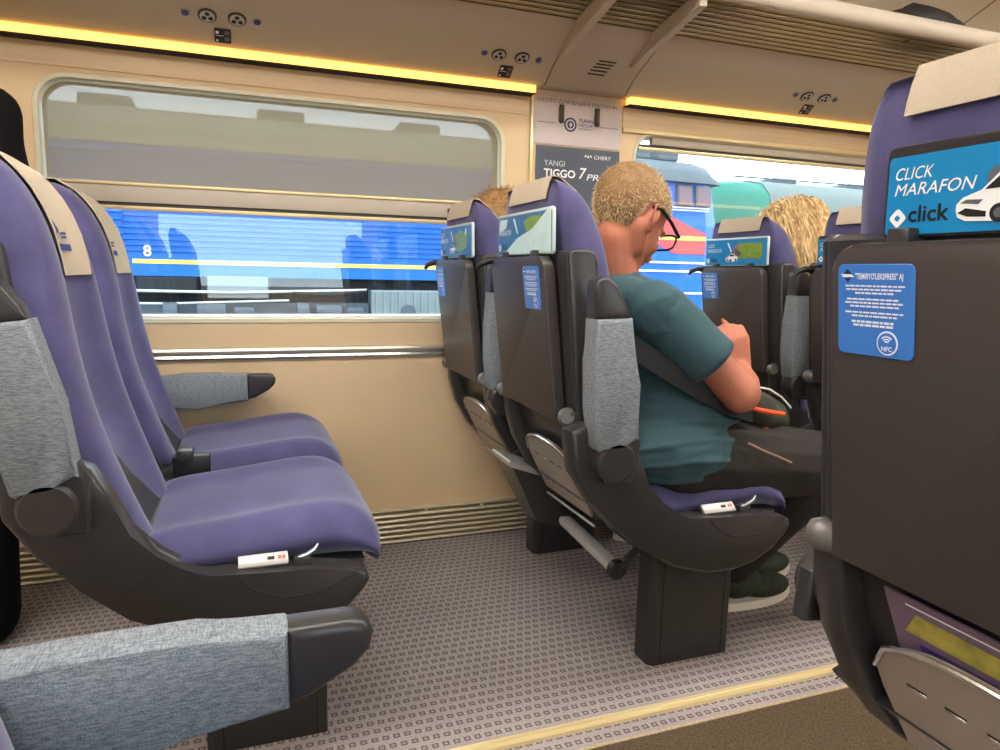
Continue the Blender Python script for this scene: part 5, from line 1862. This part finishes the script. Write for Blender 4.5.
# blond woman in the row ahead
w2, T2, o2 = seated_person(P2, YW, 'passenger with curly blond hair seated by the window ahead', None, 'skin_pale', 'shirt_teal', 'trousers',
    (0.800, -0.05, 1.050), 10, -8, [(0.92, -0.20, 0.66), (0.92, 0.19, 0.66)], [(1.10, -0.10, 0.60), (1.10, 0.08, 0.60)],
    [((0.9, 0.3, -0.3), (0, 0, -1), 1, 0.4), ((0.9, -0.3, -0.3), (0, 0, -1), -1, 0.4)], fat=0.88, belly=0.14, hs=0.95)
on_head(w2, o2, join_meshes(scalp(T2, 0.95, full_cut, 0.004), strands(T2, 0.95, 3200, full_cut, 0.16, 0.0026, wave=0.009, droop=2.5, rnd=21, lift=0.12, segs=14, jit=0.15, vol=0.26, grow=lambda p, r_: Vector((-0.3, 0.8 * (1 if p.y > 0 else -1), -0.5))), 'hair'), 'hair', 'hair_blond', 'curly blond hair to the collar')

# person in black standing behind the empty seats
def standing_person(x, y):
    org = Vector((x, y, 0))
    def W(a, b, c): return Vector((x + a + 0.045 * c / 1.2, y + b, c * 0.97))
    T_ = head_frame(W(0.0, 0.0, 1.50), 5, 150)
    bm = bmesh.new()
    head_shapes(bm, T_, 0.98)
    add_cap(bm, W(0, 0, 1.28), 0.055, W(0, 0, 1.42), 0.048)
    add_cap(bm, W(0, 0, 1.20), 0.11, W(0, 0, 0.86), 0.11)
    for s in (-1, 1):
        sh = W(s * 0.15, 0, 1.26); el = W(s * 0.185, 0.02, 0.98); wr = W(s * 0.15, 0.14, 0.80)
        add_cap(bm, W(0, 0, 1.25), 0.05, sh, 0.05); add_cap(bm, sh, 0.048, el, 0.040); add_cap(bm, el, 0.040, wr, 0.028)
        hand(bm, wr, (0, 0.5, -0.8), (-s, 0.2, 0), s, 0.4)
        add_cap(bm, W(s * 0.09, 0, 0.84), 0.08, W(s * 0.10, 0, 0.46), 0.055); add_cap(bm, W(s * 0.10, 0, 0.46), 0.054, W(s * 0.10, 0, 0.09), 0.04)
    me = blob_mesh(bm, 'person', 0.010, 4)
    o = link('person', to_local(me, org), None, 'skin_pale', loc=org)
    set_props(o, 'person dressed all in black standing behind the empty seats', 'person')
    bm = bmesh.new()
    add_ell(bm, W(0, 0, 1.14), (0.19, 0.125, 0.17)); add_ell(bm, W(0, 0, 0.93), (0.18, 0.125, 0.18)); add_ell(bm, W(0, 0, 1.25), (0.175, 0.09, 0.07))
    add_cap(bm, W(0, 0, 1.27), 0.08, W(0, 0, 1.35), 0.056)
    for s in (-1, 1):
        sh = W(s * 0.15, 0, 1.26); el = W(s * 0.185, 0.02, 0.98); wr = W(s * 0.15, 0.14, 0.80)
        add_cap(bm, sh, 0.068, el, 0.056); add_cap(bm, el, 0.056, el.lerp(wr, 0.9), 0.042)
    me = blob_mesh(bm, 'coat', 0.010, 5)
    wrinkle(me, 0.006, lambda p: noise.noise(Vector((p.x * 6, p.y * 6, p.z * 14))))
    link('coat', to_local(me, org), o, 'black_cloth')
    bm = bmesh.new()
    add_ell(bm, W(0, 0, 0.82), (0.175, 0.12, 0.12))
    for s in (-1, 1):
        add_cap(bm, W(s * 0.09, 0, 0.80), 0.10, W(s * 0.10, 0, 0.46), 0.082); add_cap(bm, W(s * 0.10, 0, 0.46), 0.082, W(s * 0.10, 0, 0.07), 0.082)
    me = blob_mesh(bm, 'trousers', 0.010, 4)
    link('trousers', to_local(me, org), o, 'black_cloth')
    for s in (-1, 1):
        bm = bmesh.new()
        add_ell(bm, W(s * 0.10, 0.05, 0.045), (0.045, 0.12, 0.045)); add_cap(bm, W(s * 0.10, -0.01, 0.045), 0.044, W(s * 0.10, 0, 0.08), 0.044)
        me = blob_mesh(bm, 'shoe', 0.009, 3)
        link('shoe', to_local(me, org), o, 'black_plastic')
    cutb = lambda p: not (p.x > 0.05 and p.z < 0.06) and p.z > -0.04
    me = join_meshes(scalp(T_, 0.98, cutb, 0.008), strands(T_, 0.98, 900, cutb, 0.03, 0.0014, rnd=5, lift=0.6), 'hair')
    link('hair', to_local(me, org), o, 'hair_black')
standing_person(-0.712, 1.90)

# bags on the rack
def rack_bag(x, y, z, rx, ry, rz, label, seed):
    bm = bmesh.new()
    add_ell(bm, (x, y, z), (rx, ry, rz)); add_ell(bm, (x - rx * 0.45, y, z - rz * 0.15), (rx * 0.6, ry, rz * 0.8)); add_ell(bm, (x + rx * 0.5, y, z - rz * 0.1), (rx * 0.55, ry * 0.9, rz * 0.85))
    me = blob_mesh(bm, 'luggage_bag', 0.009, 3)
    wrinkle(me, 0.008, lambda p: noise.noise(p * 12 + Vector((seed, 0, 0))))
    zmin = min(v.co.z for v in me.vertices)
    org = Vector((x, y, zmin))
    o = link('luggage_bag', to_local(me, org), None, 'bag_dark', loc=org)
    set_props(o, label, 'bag')
    bm = bmesh.new()
    add_tube(bm, [(-rx * 0.4, 0, rz * 1.9), (-rx * 0.2, 0, rz * 2.2), (rx * 0.2, 0, rz * 2.2), (rx * 0.4, 0, rz * 1.9)], 0.006, 8)
    part('handle', bm, 'strap', o, 40)
rack_bag(2.12, 1.83, 1.728, 0.17, 0.085, 0.060, 'dark crumpled bag lying on the rack above the raised blind', 1)
rack_bag(1.02, 1.85, 1.737, 0.40, 0.095, 0.070, 'long dark bag lying on the rack above the posters', 4)
